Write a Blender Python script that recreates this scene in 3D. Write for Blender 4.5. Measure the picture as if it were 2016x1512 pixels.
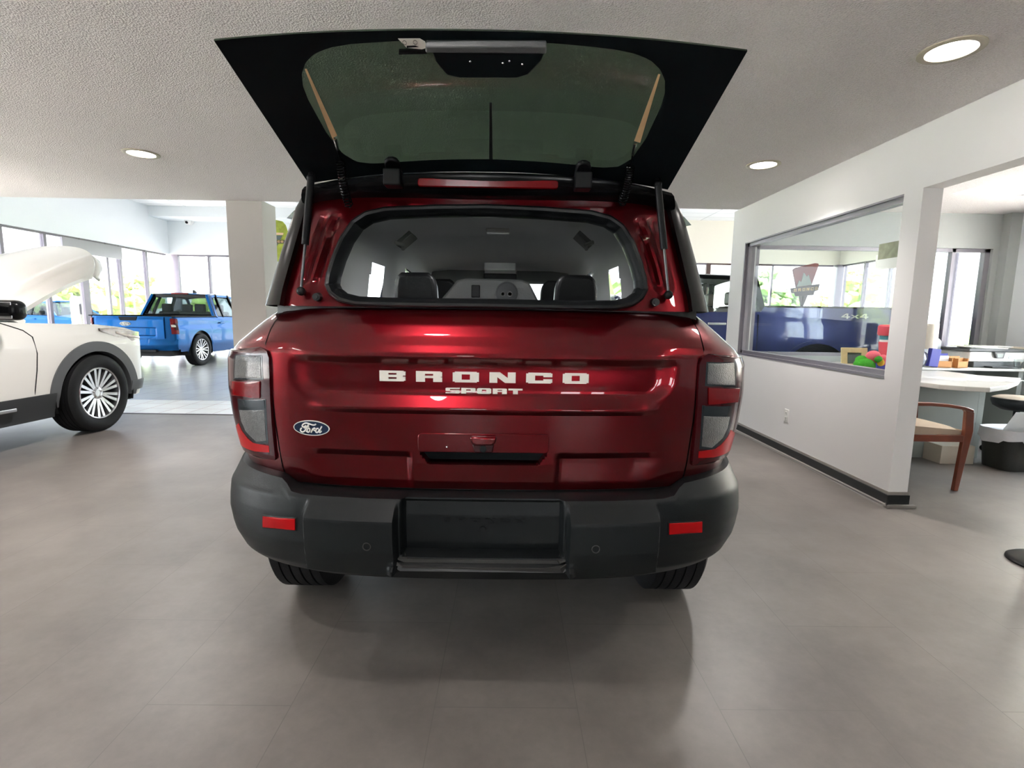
import bpy, bmesh, math, random
from math import sin, cos, pi, radians, sqrt, atan2
from mathutils import Vector, Matrix

random.seed(7)
SC = bpy.context.scene
COL = SC.collection
for ob in list(bpy.data.objects):
    bpy.data.objects.remove(ob)

# ------------------------------------------------------------------ camera
FPX, PITCH, ROLL, YAW, EYE = 1015.0, radians(7.5), radians(0.88), radians(0.5), 1.25
_f = Vector((sin(YAW) * cos(PITCH), cos(YAW) * cos(PITCH), -sin(PITCH)))
_r = Vector((cos(YAW), -sin(YAW), 0))
_u = _r.cross(_f)
CR = _r * cos(ROLL) + _u * sin(ROLL)
CU = _u * cos(ROLL) - _r * sin(ROLL)
CPOS = Vector((0, 0, EYE))
cam_data = bpy.data.cameras.new('camera')
cam = bpy.data.objects.new('camera', cam_data)
COL.objects.link(cam)
cam_data.sensor_width = 36
cam_data.lens = FPX / 2016 * 36
cam_data.clip_start = 0.02
cam_data.clip_end = 300
M = Matrix((CR, CU, -_f)).transposed().to_4x4()
M.translation = CPOS
cam.matrix_world = M
SC.camera = cam

# ------------------------------------------------------------------ world, exposure
SC.view_settings.view_transform = 'Standard'
SC.view_settings.look = 'None'
SC.view_settings.gamma = 1
SC.view_settings.use_curve_mapping = False
SC.view_settings.exposure = 1.93
SC.cycles.max_bounces = 10
SC.cycles.diffuse_bounces = 5
SC.cycles.glossy_bounces = 4
SC.cycles.transparent_max_bounces = 16
SC.cycles.transmission_bounces = 6
SC.cycles.caustics_reflective = False
SC.cycles.caustics_refractive = False
SC.cycles.sample_clamp_indirect = 6
SC.cycles.use_denoising = True
W = bpy.data.worlds.new('overcast_sky')
SC.world = W
W.use_nodes = True
wn = W.node_tree.nodes
wl = W.node_tree.links
bg = wn['Background']
tc = wn.new('ShaderNodeTexCoord')
sep = wn.new('ShaderNodeSeparateXYZ')
rmp = wn.new('ShaderNodeValToRGB')
rmp.color_ramp.elements[0].position = 0.0
rmp.color_ramp.elements[0].color = (0.95, 0.97, 1.0, 1)
rmp.color_ramp.elements[1].position = 0.7
rmp.color_ramp.elements[1].color = (0.75, 0.87, 1.0, 1)
wl.new(tc.outputs['Generated'], sep.inputs[0])
wl.new(sep.outputs['Z'], rmp.inputs[0])
wl.new(rmp.outputs[0], bg.inputs['Color'])
bg.inputs['Strength'].default_value = 5.2

def area(name, loc, rot, sx, sy, portal=True, power=0, color=(1, 1, 1)):
    d = bpy.data.lights.new(name, 'AREA')
    d.shape = 'RECTANGLE'
    d.size, d.size_y = sx, sy
    d.energy = power
    d.color = color
    o = bpy.data.objects.new(name, d)
    o.location, o.rotation_euler = loc, rot
    COL.objects.link(o)
    if portal:
        d.cycles.is_portal = True
    return o
sun_d = bpy.data.lights.new('sun', 'SUN')
sun_d.energy = 32; sun_d.angle = radians(1.5); sun_d.color = (1.0, .965, .92)
sun = bpy.data.objects.new('sun', sun_d); COL.objects.link(sun)
sun.rotation_euler = (radians(32), 0, radians(-6))          # high sun from behind the building
# openings that daylight comes through (portals only guide the sampling of the sky)
area('portal_left', (-10.75, 11.5, 1.55), (0, radians(-90), 0), 3.0, 11.0)
area('portal_back', (0, 16.85, 1.55), (radians(-90), 0, 0), 21.0, 3.0)
area('portal_right', (10.55, 11.5, 1.55), (0, radians(90), 0), 3.0, 11.0)
area('portal_left_low', (-7.3, .9, 1.3), (0, radians(-90), 0), 2.2, 5.2)
area('portal_behind', (.9, -5.35, 1.5), (radians(90), 0, 0), 4.4, 1.4)
area('portal_office', (5.66, 4.4, 1.45), (0, radians(90), 0), 1.5, 1.5)

# ------------------------------------------------------------------ pixel helpers (photo frame -> points in the room)
def ray(px, py):
    return CR * ((px - 1008) / FPX) - CU * ((py - 756) / FPX) + _f
def at_y(px, py, y):
    d = ray(px, py); return CPOS + d * (y / d.y)
def at_x(px, py, x):
    d = ray(px, py); return CPOS + d * (x / d.x)
def at_z(px, py, z):
    d = ray(px, py); return CPOS + d * ((z - EYE) / d.z)

# ------------------------------------------------------------------ materials
def srgb(r, g, b):
    def c(v):
        v /= 255.0
        return v / 12.92 if v <= 0.04045 else ((v + 0.055) / 1.055) ** 2.4
    return (c(r), c(g), c(b), 1)

def new_mat(name):
    m = bpy.data.materials.new(name); m.use_nodes = True
    return m, m.node_tree.nodes, m.node_tree.links, m.node_tree.nodes['Principled BSDF']

def pm(name, col, rough=0.5, metal=0.0, coat=0.0, coat_rough=0.03, emit=None, estr=0, var=0.0, vscale=8, bump=0.0, bscale=60, spec=0.5, trans=0.0, sheen=0):
    m, n, l, b = new_mat(name)
    c = col if len(col) == 4 else (*col, 1)
    b.inputs['Base Color'].default_value = c
    b.inputs['Roughness'].default_value = rough
    b.inputs['Metallic'].default_value = metal
    b.inputs['Coat Weight'].default_value = coat
    b.inputs['Coat Roughness'].default_value = coat_rough
    b.inputs['Specular IOR Level'].default_value = spec
    b.inputs['Transmission Weight'].default_value = trans
    if sheen:
        b.inputs['Sheen Weight'].default_value = sheen
    if emit:
        b.inputs['Emission Color'].default_value = (*emit[:3], 1)
        b.inputs['Emission Strength'].default_value = estr
    t = n.new('ShaderNodeTexCoord')
    if var > 0:
        ns = n.new('ShaderNodeTexNoise'); ns.inputs['Scale'].default_value = vscale; ns.inputs['Detail'].default_value = 4
        mx = n.new('ShaderNodeMix'); mx.data_type = 'RGBA'
        mx.inputs[6].default_value = (*[v * (1 - var) for v in c[:3]], 1)
        mx.inputs[7].default_value = (*[min(1, v * (1 + var)) for v in c[:3]], 1)
        l.new(t.outputs['Object'], ns.inputs['Vector'])
        l.new(ns.outputs['Fac'], mx.inputs[0])
        l.new(mx.outputs[2], b.inputs['Base Color'])
    if bump > 0:
        nb = n.new('ShaderNodeTexNoise'); nb.inputs['Scale'].default_value = bscale; nb.inputs['Detail'].default_value = 3
        bp = n.new('ShaderNodeBump'); bp.inputs['Strength'].default_value = bump; bp.inputs['Distance'].default_value = 0.01
        l.new(t.outputs['Object'], nb.inputs['Vector'])
        l.new(nb.outputs['Fac'], bp.inputs['Height'])
        l.new(bp.outputs[0], b.inputs['Normal'])
    return m

def glass_mat(name, tint=(1, 1, 1), ior=1.45, rough=0.0, mul=1.0):
    m = bpy.data.materials.new(name); m.use_nodes = True
    n, l = m.node_tree.nodes, m.node_tree.links
    n.remove(n['Principled BSDF'])
    out = n['Material Output']
    tr = n.new('ShaderNodeBsdfTransparent'); tr.inputs[0].default_value = (*tint, 1)
    gl = n.new('ShaderNodeBsdfGlossy'); gl.inputs['Roughness'].default_value = rough
    fr = n.new('ShaderNodeFresnel')
    ge = n.new('ShaderNodeNewGeometry'); io = n.new('ShaderNodeMix'); io.data_type = 'FLOAT'   # keep one IOR on both faces of a pane
    io.inputs[2].default_value = ior; io.inputs[3].default_value = 1 / ior
    l.new(ge.outputs['Backfacing'], io.inputs[0]); l.new(io.outputs[0], fr.inputs['IOR'])
    mu = n.new('ShaderNodeMath'); mu.operation = 'MULTIPLY'; mu.inputs[1].default_value = mul
    mx = n.new('ShaderNodeMixShader')
    l.new(fr.outputs[0], mu.inputs[0]); l.new(mu.outputs[0], mx.inputs[0])
    l.new(tr.outputs[0], mx.inputs[1]); l.new(gl.outputs[0], mx.inputs[2])
    l.new(mx.outputs[0], out.inputs['Surface'])
    return m

def floor_lvt():
    m, n, l, b = new_mat('vinyl_plank_floor')
    t = n.new('ShaderNodeTexCoord')
    mp = n.new('ShaderNodeMapping'); mp.inputs['Rotation'].default_value = (0, 0, radians(90)); mp.inputs['Location'].default_value = (0.13, 0.22, 0)
    br = n.new('ShaderNodeTexBrick')
    br.inputs['Color1'].default_value = (0.0, 0, 0, 1); br.inputs['Color2'].default_value = (1, 1, 1, 1); br.inputs['Mortar'].default_value = (0.5, 0.5, 0.5, 1)
    br.inputs['Scale'].default_value = 1.0; br.inputs['Mortar Size'].default_value = 0.0014; br.inputs['Mortar Smooth'].default_value = 0.1
    br.inputs['Brick Width'].default_value = 0.92; br.inputs['Row Height'].default_value = 0.46; br.inputs['Bias'].default_value = 0
    l.new(t.outputs['Object'], mp.inputs[0]); l.new(mp.outputs[0], br.inputs['Vector'])
    n1 = n.new('ShaderNodeTexNoise'); n1.inputs['Scale'].default_value = 2.2; n1.inputs['Detail'].default_value = 7; n1.inputs['Roughness'].default_value = 0.62
    n2 = n.new('ShaderNodeTexNoise'); n2.inputs['Scale'].default_value = 26; n2.inputs['Detail'].default_value = 5; n2.inputs['Roughness'].default_value = 0.7
    l.new(t.outputs['Object'], n1.inputs['Vector']); l.new(t.outputs['Object'], n2.inputs['Vector'])
    cr = n.new('ShaderNodeValToRGB')
    cr.color_ramp.elements[0].position = 0.28; cr.color_ramp.elements[0].color = (0.138, 0.122, 0.11, 1)
    cr.color_ramp.elements[1].position = 0.75; cr.color_ramp.elements[1].color = (0.225, 0.201, 0.183, 1)
    a = n.new('ShaderNodeMath'); a.operation = 'MULTIPLY_ADD'; a.inputs[1].default_value = 0.3; 
    l.new(n2.outputs['Fac'], a.inputs[0]); 
    s = n.new('ShaderNodeMath'); s.operation = 'MULTIPLY_ADD'; s.inputs[1].default_value = 0.05; s.inputs[2].default_value = -0.17
    l.new(br.outputs['Color'], s.inputs[0]); l.new(s.outputs[0], a.inputs[2])
    a2 = n.new('ShaderNodeMath'); a2.operation = 'ADD'; l.new(a.outputs[0], a2.inputs[0]); l.new(n1.outputs['Fac'], a2.inputs[1])
    l.new(a2.outputs[0], cr.inputs[0])
    mx = n.new('ShaderNodeMix'); mx.data_type = 'RGBA'; mx.inputs[7].default_value = (0.135, 0.119, 0.108, 1)
    l.new(br.outputs['Fac'], mx.inputs[0]); l.new(cr.outputs[0], mx.inputs[6])
    l.new(mx.outputs[2], b.inputs['Base Color'])
    rr = n.new('ShaderNodeMapRange'); rr.inputs[3].default_value = 0.34; rr.inputs[4].default_value = 0.42; b.inputs['Specular IOR Level'].default_value = 0.6
    l.new(n2.outputs['Fac'], rr.inputs[0]); l.new(rr.outputs[0], b.inputs['Roughness'])
    bp = n.new('ShaderNodeBump'); bp.inputs['Strength'].default_value = 0.03; bp.inputs['Distance'].default_value = 0.001
    l.new(n2.outputs['Fac'], bp.inputs['Height']); l.new(bp.outputs[0], b.inputs['Normal'])
    return m

def grid_mat(name, col, line, size, lw, rough, var=0.06):
    m, n, l, b = new_mat(name)
    t = n.new('ShaderNodeTexCoord')
    br = n.new('ShaderNodeTexBrick'); br.offset = 0
    br.inputs['Color1'].default_value = (*[c * (1 - var) for c in col], 1); br.inputs['Color2'].default_value = (*[c * (1 + var) for c in col], 1)
    br.inputs['Mortar'].default_value = (*line, 1); br.inputs['Scale'].default_value = 1
    br.inputs['Mortar Size'].default_value = lw; br.inputs['Brick Width'].default_value = size[0]; br.inputs['Row Height'].default_value = size[1]
    l.new(t.outputs['Object'], br.inputs['Vector']); l.new(br.outputs['Color'], b.inputs['Base Color'])
    b.inputs['Roughness'].default_value = rough
    return m

def ceiling_mat():
    m, n, l, b = new_mat('textured_ceiling')
    t = n.new('ShaderNodeTexCoord')
    n1 = n.new('ShaderNodeTexNoise'); n1.inputs['Scale'].default_value = 150; n1.inputs['Detail'].default_value = 4; n1.inputs['Roughness'].default_value = 0.6
    n2 = n.new('ShaderNodeTexVoronoi'); n2.inputs['Scale'].default_value = 110
    l.new(t.outputs['Object'], n1.inputs['Vector']); l.new(t.outputs['Object'], n2.inputs['Vector'])
    ad = n.new('ShaderNodeMath'); ad.operation = 'ADD'; l.new(n1.outputs['Fac'], ad.inputs[0]); l.new(n2.outputs['Distance'], ad.inputs[1])
    bp = n.new('ShaderNodeBump'); bp.inputs['Strength'].default_value = 0.75; bp.inputs['Distance'].default_value = 0.012
    l.new(ad.outputs[0], bp.inputs['Height']); l.new(bp.outputs[0], b.inputs['Normal'])
    cr = n.new('ShaderNodeValToRGB')
    cr.color_ramp.elements[0].position = 0.3; cr.color_ramp.elements[0].color = (0.80, 0.755, 0.735, 1)
    cr.color_ramp.elements[1].position = 0.62; cr.color_ramp.elements[1].color = (0.95, 0.90, 0.88, 1)
    l.new(n1.outputs['Fac'], cr.inputs[0]); l.new(cr.outputs[0], b.inputs['Base Color'])
    b.inputs['Roughness'].default_value = 0.95
    return m

def car_paint(name, col, metal=0.5, rough=0.32, flake=True, coat=1.0, coat_ior=1.5):
    m = pm(name, col, rough=rough, metal=metal, coat=coat, coat_rough=0.015)
    m.node_tree.nodes['Principled BSDF'].inputs['Coat IOR'].default_value = coat_ior
    if flake:
        n, l = m.node_tree.nodes, m.node_tree.links
        b = n['Principled BSDF']
        t = n.new('ShaderNodeTexCoord')
        v = n.new('ShaderNodeTexVoronoi'); v.inputs['Scale'].default_value = 900
        mx = n.new('ShaderNodeMix'); mx.data_type = 'RGBA'
        mx.inputs[6].default_value = (*[c * 0.8 for c in col[:3]], 1); mx.inputs[7].default_value = (*[min(1, c * 1.2) for c in col[:3]], 1)
        l.new(t.outputs['Object'], v.inputs['Vector']); l.new(v.outputs['Distance'], mx.inputs[0]); l.new(mx.outputs[2], b.inputs['Base Color'])
    return m

MT = {}
MT['floor'] = floor_lvt()
MT['tile_white'] = grid_mat('pale_floor_tile', (0.80, 0.80, 0.78), (0.5, 0.35, 0.34), (0.33, 0.33), 0.006, 0.3)
MT['tile_grey'] = grid_mat('grey_floor_tile', (0.50, 0.51, 0.515), (0.33, 0.33, 0.33), (0.46, 0.46), 0.006, 0.25)
MT['ceil'] = ceiling_mat()
MT['ceil_tile'] = grid_mat('ceiling_tile', (0.86, 0.86, 0.85), (0.5, 0.5, 0.5), (1.22, 0.61), 0.012, 0.9, 0.015)
MT['wall'] = pm('white_wall_paint', srgb(234, 232, 230), 0.6, var=0.02, vscale=1.5)
MT['wall_taupe'] = pm('taupe_wall_paint', srgb(128, 122, 118), 0.7, var=0.02, vscale=1.5)
MT['wall_cream'] = pm('cream_wall_paint', srgb(236, 230, 216), 0.7, var=0.02, vscale=1)
MT['wall_white'] = pm('bright_wall_paint', srgb(232, 236, 238), 0.7, var=0.02, vscale=1)
MT['wall_grey'] = pm('grey_green_wall_paint', srgb(172, 176, 174), 0.7, var=0.02, vscale=1)
MT['column'] = pm('grey_column_paint', srgb(182, 178, 172), 0.6, var=0.02, vscale=2)
MT['alu'] = pm('dark_bronze_aluminium', srgb(120, 114, 122), 0.4, metal=0.6, var=0.05)
MT['alu_brown'] = pm('brown_window_post', srgb(84, 66, 62), 0.45, metal=0.3, var=0.05)
MT['alu_grey'] = pm('grey_window_frame', srgb(150, 146, 152), 0.35, metal=0.6, var=0.03)
MT['pane'] = glass_mat('window_glass', (0.97, 0.985, 0.98), 1.42)
MT['pane_tint'] = glass_mat('tinted_storefront_glass', (0.495, 0.505, 0.51), 1.42)
MT['pane_office'] = glass_mat('office_glass', (0.93, 0.95, 0.945), 1.3, mul=.7)
MT['base_black'] = pm('black_rubber_base', (0.012, 0.013, 0.013, 1), 0.35, var=0.1)
MT['base_grey'] = pm('grey_base_trim', srgb(150, 144, 138), 0.4, var=0.05)
MT['asphalt'] = pm('pale_parking_lot', srgb(204, 198, 194), 0.9, var=0.08, vscale=0.6)
MT['grass'] = pm('lawn', srgb(130, 160, 80), 0.95, var=0.2, vscale=2)

# ------------------------------------------------------------------ mesh builder
class MB:
    def __init__(s):
        s.v, s.f = [], []
    def add(s, vs, fs):
        k = len(s.v)
        s.v += [Vector(p) for p in vs]
        s.f += [tuple(i + k for i in f) for f in fs]
        return s
    def box(s, x0, x1, y0, y1, z0, z1):
        vs = [(x, y, z) for z in (z0, z1) for y in (y0, y1) for x in (x0, x1)]
        return s.add(vs, [(0, 2, 3, 1), (4, 5, 7, 6), (0, 1, 5, 4), (2, 6, 7, 3), (0, 4, 6, 2), (1, 3, 7, 5)])
    def mbox(s, mat, sx, sy, sz):
        vs = [mat @ Vector((x * sx / 2, y * sy / 2, z * sz / 2)) for z in (-1, 1) for y in (-1, 1) for x in (-1, 1)]
        return s.add(vs, [(0, 2, 3, 1), (4, 5, 7, 6), (0, 1, 5, 4), (2, 6, 7, 3), (0, 4, 6, 2), (1, 3, 7, 5)])
    def bar(s, a, b, w, t, side=(1, 0, 0)):
        a, b = Vector(a), Vector(b); d = (b - a).normalized()
        x = Vector(side); x = (x - d * x.dot(d)).normalized(); y = d.cross(x)
        vs = []
        for p in (a, b):
            for i, j in ((-1, -1), (1, -1), (1, 1), (-1, 1)):
                vs.append(p + x * (i * w / 2) + y * (j * t / 2))
        return s.add(vs, [(3, 2, 1, 0), (4, 5, 6, 7), (0, 1, 5, 4), (1, 2, 6, 5), (2, 3, 7, 6), (3, 0, 4, 7)])
    def tube(s, pts, r, n=8, cap=True):
        pts = [Vector(p) for p in pts]
        rs = r if isinstance(r, (list, tuple)) else [r] * len(pts)
        k = len(s.v); ref = None
        for i, p in enumerate(pts):
            d = (pts[min(i + 1, len(pts) - 1)] - pts[max(i - 1, 0)]).normalized()
            if ref is None:
                ref = Vector((0, 0, 1)) if abs(d.z) < 0.9 else Vector((1, 0, 0))
            x = (ref - d * ref.dot(d))
            if x.length < 1e-6:
                x = d.orthogonal()
            x.normalize(); ref = x; y = d.cross(x)
            for j in range(n):
                a = 2 * pi * j / n
                s.v.append(p + (x * cos(a) + y * sin(a)) * rs[i])
        for i in range(len(pts) - 1):
            for j in range(n):
                a, b = k + i * n + j, k + i * n + (j + 1) % n
                s.f.append((a, b, b + n, a + n))
        if cap:
            s.f.append(tuple(k + j for j in reversed(range(n))))
            s.f.append(tuple(k + (len(pts) - 1) * n + j for j in range(n)))
        return s
    def lathe(s, prof, mat=None, n=32, close=False, cap=True):
        # prof: (r, h) around local z
        mat = mat or Matrix()
        k = len(s.v)
        for r, h in prof:
            for j in range(n):
                a = 2 * pi * j / n
                s.v.append(mat @ Vector((r * cos(a), r * sin(a), h)))
        m = len(prof)
        for i in range(m if close else m - 1):
            for j in range(n):
                a, b = i * n + j, i * n + (j + 1) % n
                c, d = ((i + 1) % m) * n + (j + 1) % n, ((i + 1) % m) * n + j
                s.f.append((k + a, k + b, k + c, k + d))
        if not close and cap:
            if prof[0][0] > 1e-5: s.f.append(tuple(k + j for j in reversed(range(n))))
            if prof[-1][0] > 1e-5: s.f.append(tuple(k + (m - 1) * n + j for j in range(n)))
        return s
    def cyl(s, a, b, r, r2=None, n=24):
        return s.tube([a, b], [r, r if r2 is None else r2], n)
    def grid(s, fn, us, vs, skip=None, closeu=False):
        k = len(s.v); nu, nv = len(us), len(vs)
        for v in vs:
            for u in us:
                s.v.append(Vector(fn(u, v)))
        for j in range(nv - 1):
            for i in range(nu - (0 if closeu else 1)):
                if skip and skip((us[i] + us[(i + 1) % nu]) / 2, (vs[j] + vs[j + 1]) / 2):
                    continue
                i2 = (i + 1) % nu
                s.f.append((k + j * nu + i, k + j * nu + i2, k + (j + 1) * nu + i2, k + (j + 1) * nu + i))
        return s
    def prism(s, poly, fn, a, b):
        # poly 2d points -> fn(u, v, depth)
        n = len(poly); k = len(s.v)
        for d in (a, b):
            for p in poly:
                s.v.append(Vector(fn(p[0], p[1], d)))
        s.f.append(tuple(k + i for i in reversed(range(n))))
        s.f.append(tuple(k + n + i for i in range(n)))
        for i in range(n):
            j = (i + 1) % n
            s.f.append((k + i, k + j, k + n + j, k + n + i))
        return s
    def ball(s, c, rx, ry=None, rz=None, nu=20, nv=12, mat=None):
        ry = rx if ry is None else ry; rz = rx if rz is None else rz
        k = len(s.v); c = Vector(c)
        for j in range(nv + 1):
            th = pi * j / nv
            for i in range(nu):
                ph = 2 * pi * i / nu
                p = Vector((rx * sin(th) * cos(ph), ry * sin(th) * sin(ph), rz * cos(th)))
                s.v.append(c + (mat @ p if mat else p))
        for j in range(nv):
            for i in range(nu):
                i2 = (i + 1) % nu
                s.f.append((k + j * nu + i, k + (j + 1) * nu + i, k + (j + 1) * nu + i2, k + j * nu + i2))
        return s
    def mirror_x(s):
        k = len(s.v)
        s.v += [Vector((-p.x, p.y, p.z)) for p in s.v[:k]]
        s.f += [tuple(reversed([i + k for i in f])) for f in list(s.f)]
        return s
    def build(s, name, mat, parent=None, smooth=35, bevel=0, seg=2, subsurf=0, solid=0, props=None):
        me = bpy.data.meshes.new(name)
        me.from_pydata([tuple(p) for p in s.v], [], s.f)
        bm = bmesh.new(); bm.from_mesh(me)
        bmesh.ops.remove_doubles(bm, verts=bm.verts, dist=1e-5)
        bmesh.ops.recalc_face_normals(bm, faces=bm.faces)
        bm.to_mesh(me); bm.free()
        if smooth:
            me.shade_smooth()
            me.set_sharp_from_angle(angle=radians(smooth))
        me.materials.append(mat)
        o = bpy.data.objects.new(name, me)
        COL.objects.link(o)
        if parent: o.parent = parent
        if solid:
            mo = o.modifiers.new('thickness', 'SOLIDIFY'); mo.thickness = solid; mo.offset = 0
        if bevel:
            mo = o.modifiers.new('bevel', 'BEVEL'); mo.width = bevel; mo.segments = seg; mo.limit_method = 'ANGLE'; mo.angle_limit = radians(40)
            mo.harden_normals = False
        if subsurf:
            mo = o.modifiers.new('subsurf', 'SUBSURF'); mo.levels = subsurf; mo.render_levels = subsurf
        for a, b in (props or {}).items(): o[a] = b
        return o

def thing(name, label, cat, loc=(0, 0, 0), rz=0, group=None):
    o = bpy.data.objects.new(name, None)
    o.empty_display_size = 0.1
    COL.objects.link(o); o.location = loc; o.rotation_euler = (0, 0, rz)
    o['label'] = label; o['category'] = cat
    if group: o['group'] = group
    return o
def tag(o, label, cat, group=None, kind=None):
    if kind: o['kind'] = kind
    if label: o['label'] = label
    if cat: o['category'] = cat
    if group: o['group'] = group
    return o
def struct(name, mb, mat, parent=None, **k):
    o = mb.build(name, mat, parent, **k)
    if parent is None: o['kind'] = 'structure'
    return o
def copy_tree(o, parent=None):
    c = o.copy(); COL.objects.link(c); c.parent = parent
    for ch in list(o.children): copy_tree(ch, c)
    return c
def lin(a, b, n):
    return [a + (b - a) * i / (n - 1) for i in range(n)]
def interp(tab, x):
    if x <= tab[0][0]: return tab[0][1]
    for (a, ya), (b, yb) in zip(tab, tab[1:]):
        if x <= b:
            return ya + (yb - ya) * (x - a) / (b - a)
    return tab[-1][1]
def smooth01(a, b, x):
    t = max(0.0, min(1.0, (x - a) / (b - a))); return t * t * (3 - 2 * t)
def arc_pts(cx, cy, r, a0, a1, n):
    return [(cx + r * cos(radians(a0 + (a1 - a0) * i / (n - 1))), cy + r * sin(radians(a0 + (a1 - a0) * i / (n - 1)))) for i in range(n)]
def rrect(x0, x1, y0, y1, r, n=5):
    return arc_pts(x1 - r, y1 - r, r, 0, 90, n) + arc_pts(x0 + r, y1 - r, r, 90, 180, n) + arc_pts(x0 + r, y0 + r, r, 180, 270, n) + arc_pts(x1 - r, y0 + r, r, 270, 360, n)

# block lettering: every glyph is a set of convex pieces in a unit box
def R4(x0, y0, x1, y1): return [(x0, y0), (x1, y0), (x1, y1), (x0, y1)]
FONT = {
 'B': [R4(0, 0, .34, 1), R4(.34, .78, .93, 1), R4(.34, .39, .9, .61), R4(.34, 0, .93, .22), R4(.66, .07, 1, .45), R4(.66, .55, 1, .93)],
 'R': [R4(0, 0, .34, 1), R4(.34, .76, .94, 1), R4(.34, .36, .94, .58), R4(.66, .5, 1, .94), R4(.66, 0, 1, .44)],
 'O': [R4(0, .08, .34, .92), R4(.66, .08, 1, .92), R4(.08, .76, .92, 1), R4(.08, 0, .92, .24)],
 'N': [R4(0, 0, .3, 1), R4(.7, 0, 1, 1), [(0.05, 1), (.4, 1), (.95, 0), (.6, 0)]],
 'C': [R4(0, .08, .34, .92), R4(.08, .74, .95, 1), R4(.08, 0, .95, .26), R4(.66, .6, 1, .93), R4(.66, .07, 1, .4)],
 'S': [R4(.06, .8, 1, 1), R4(0, .46, .3, .94), R4(.06, .41, .94, .59), R4(.7, .06, 1, .54), R4(0, 0, .94, .2)],
 'P': [R4(0, 0, .34, 1), R4(.34, .76, .94, 1), R4(.34, .3, .94, .52), R4(.66, .36, 1, .94)],
 'T': [R4(0, .7, 1, 1), R4(.33, 0, .67, .8)],
 'F': [R4(0, 0, .3, 1), R4(.3, .75, 1, 1), R4(.3, .38, .85, .6)],
 'A': [R4(0, 0, .3, .95), R4(.7, 0, 1, .95), R4(.05, .75, .95, 1), R4(.3, .3, .7, .5)],
 'D': [R4(0, 0, .3, 1), R4(.3, .78, .93, 1), R4(.3, 0, .93, .22), R4(.7, .1, 1, .9)],
 'E': [R4(0, 0, .3, 1), R4(.3, .78, 1, 1), R4(.3, .4, .9, .6), R4(.3, 0, 1, .22)],
 '-': [R4(.1, .4, .9, .6)],
 '4': [[(.55, 1), (.75, 1), (.25, .42), (0, .42)], R4(0, .25, 1, .45), R4(.6, 0, .8, 1)],
 'x': [[(0, .75), (.25, .75), (1, .1), (.75, .1)], [(.75, .75), (1, .75), (.25, .1), (0, .1)]],
 ' ': [],
}
def letters(text, w, h, gap, fn, d0, d1, mb=None):
    # centred on u = 0; fn(u, v, depth)
    mb = mb or MB()
    tot = len(text) * w + (len(text) - 1) * gap
    for i, ch in enumerate(text):
        u0 = -tot / 2 + i * (w + gap)
        for poly in FONT[ch]:
            mb.prism([(u0 + p[0] * w, p[1] * h) for p in poly], fn, d0, d1)
    return mb

def each_letter(text, w, h, gap, fn, d0, d1, mat, parent, label):
    # every letter is a part of its own
    tot = len(text) * w + (len(text) - 1) * gap
    for i, ch in enumerate(text):
        u0 = -tot / 2 + i * (w + gap); mb = MB()
        for poly in FONT[ch]:
            mb.prism([(u0 + p[0] * w, p[1] * h) for p in poly], fn, d0, d1)
        mb.build('letter', mat, parent, smooth=0, props={'label': label + ' ' + ch})
# ================================================================== the setting
XL, XR, YB = -10.9, 10.7, 17.0          # big showroom behind
ZC, ZH, ZHEAD = 2.485, 4.38, 3.05       # low ceiling, high ceiling, window heads
YS = 6.03                               # where the low ceiling ends
XL2 = -7.45                             # unseen window wall left of the low ceiling, drawn in for more daylight
XW = 2.60                               # office partition
XO = 5.75                               # office right wall
struct('floor', MB().box(XL2, XO, -5.5, YS, -0.06, 0).box(XL, XO, YS, 6.24, -0.06, 0), MT['floor'], smooth=0)
struct('floor', MB().box(XL, XR, 6.24, 7.23, -0.06, 0), MT['tile_white'], smooth=0)
struct('floor', MB().box(XL, XR, 7.23, YB, -0.06, 0), MT['tile_grey'], smooth=0)
struct('floor', MB().box(XO, XR, 6.0, 6.24, -0.06, 0), MT['tile_white'], smooth=0)
struct('trim_1', MB().box(XL, XW, 6.215, 6.245, 0, 0.006), MT['alu'], smooth=0)
# ceilings; the office part has a hole for its light well
LW = (4.25, 4.95, 4.72, 5.16)
struct('ceiling', MB().box(XL2 - .2, XW + .1, -5.5, YS, ZC, ZC + .14), MT['ceil'], smooth=0)
oc = MB().box(XW + .1, LW[0], -5.5, YS + .1, ZC, ZC + .14).box(LW[1], XO, -5.5, YS + .1, ZC, ZC + .14)
oc.box(LW[0], LW[1], -5.5, LW[2], ZC, ZC + .14).box(LW[0], LW[1], LW[3], YS + .1, ZC, ZC + .14)
struct('ceiling', oc, MT['ceil'], smooth=0)
struct('ceiling', MB().box(XL, XR, YS, YB, ZH, ZH + .1), MT['ceil_tile'], smooth=0)
struct('trim_2', MB().box(XL, XR, YS - .16, YS, ZC + .14, ZH + .1).box(XL, XW + .1, YS - .16, YS + .004, ZC + .002, ZC + .14), MT['wall_white'], smooth=0)
# bulkheads over the windows
struct('wall_left', MB().box(XL - .2, XL, YS, YB + .2, ZHEAD, ZH + .1), MT['wall_white'], smooth=0)
struct('wall_back', MB().box(XL, -1, YB, YB + .2, ZHEAD, ZH + .1), MT['wall_white'], smooth=0)
struct('wall_back', MB().box(-1, XR + .2, YB, YB + .2, ZHEAD, ZH + .1), MT['wall_cream'], smooth=0)
struct('wall_right', MB().box(XR, XR + .2, YS, YB, ZHEAD, ZH + .1), MT['wall_cream'], smooth=0)
struct('trim_3', MB().box(XL, -3.2, 16.15, YB, 4.08, ZH), MT['wall_white'], smooth=0)
# low part of the left wall, wall behind the camera, office walls

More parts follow.
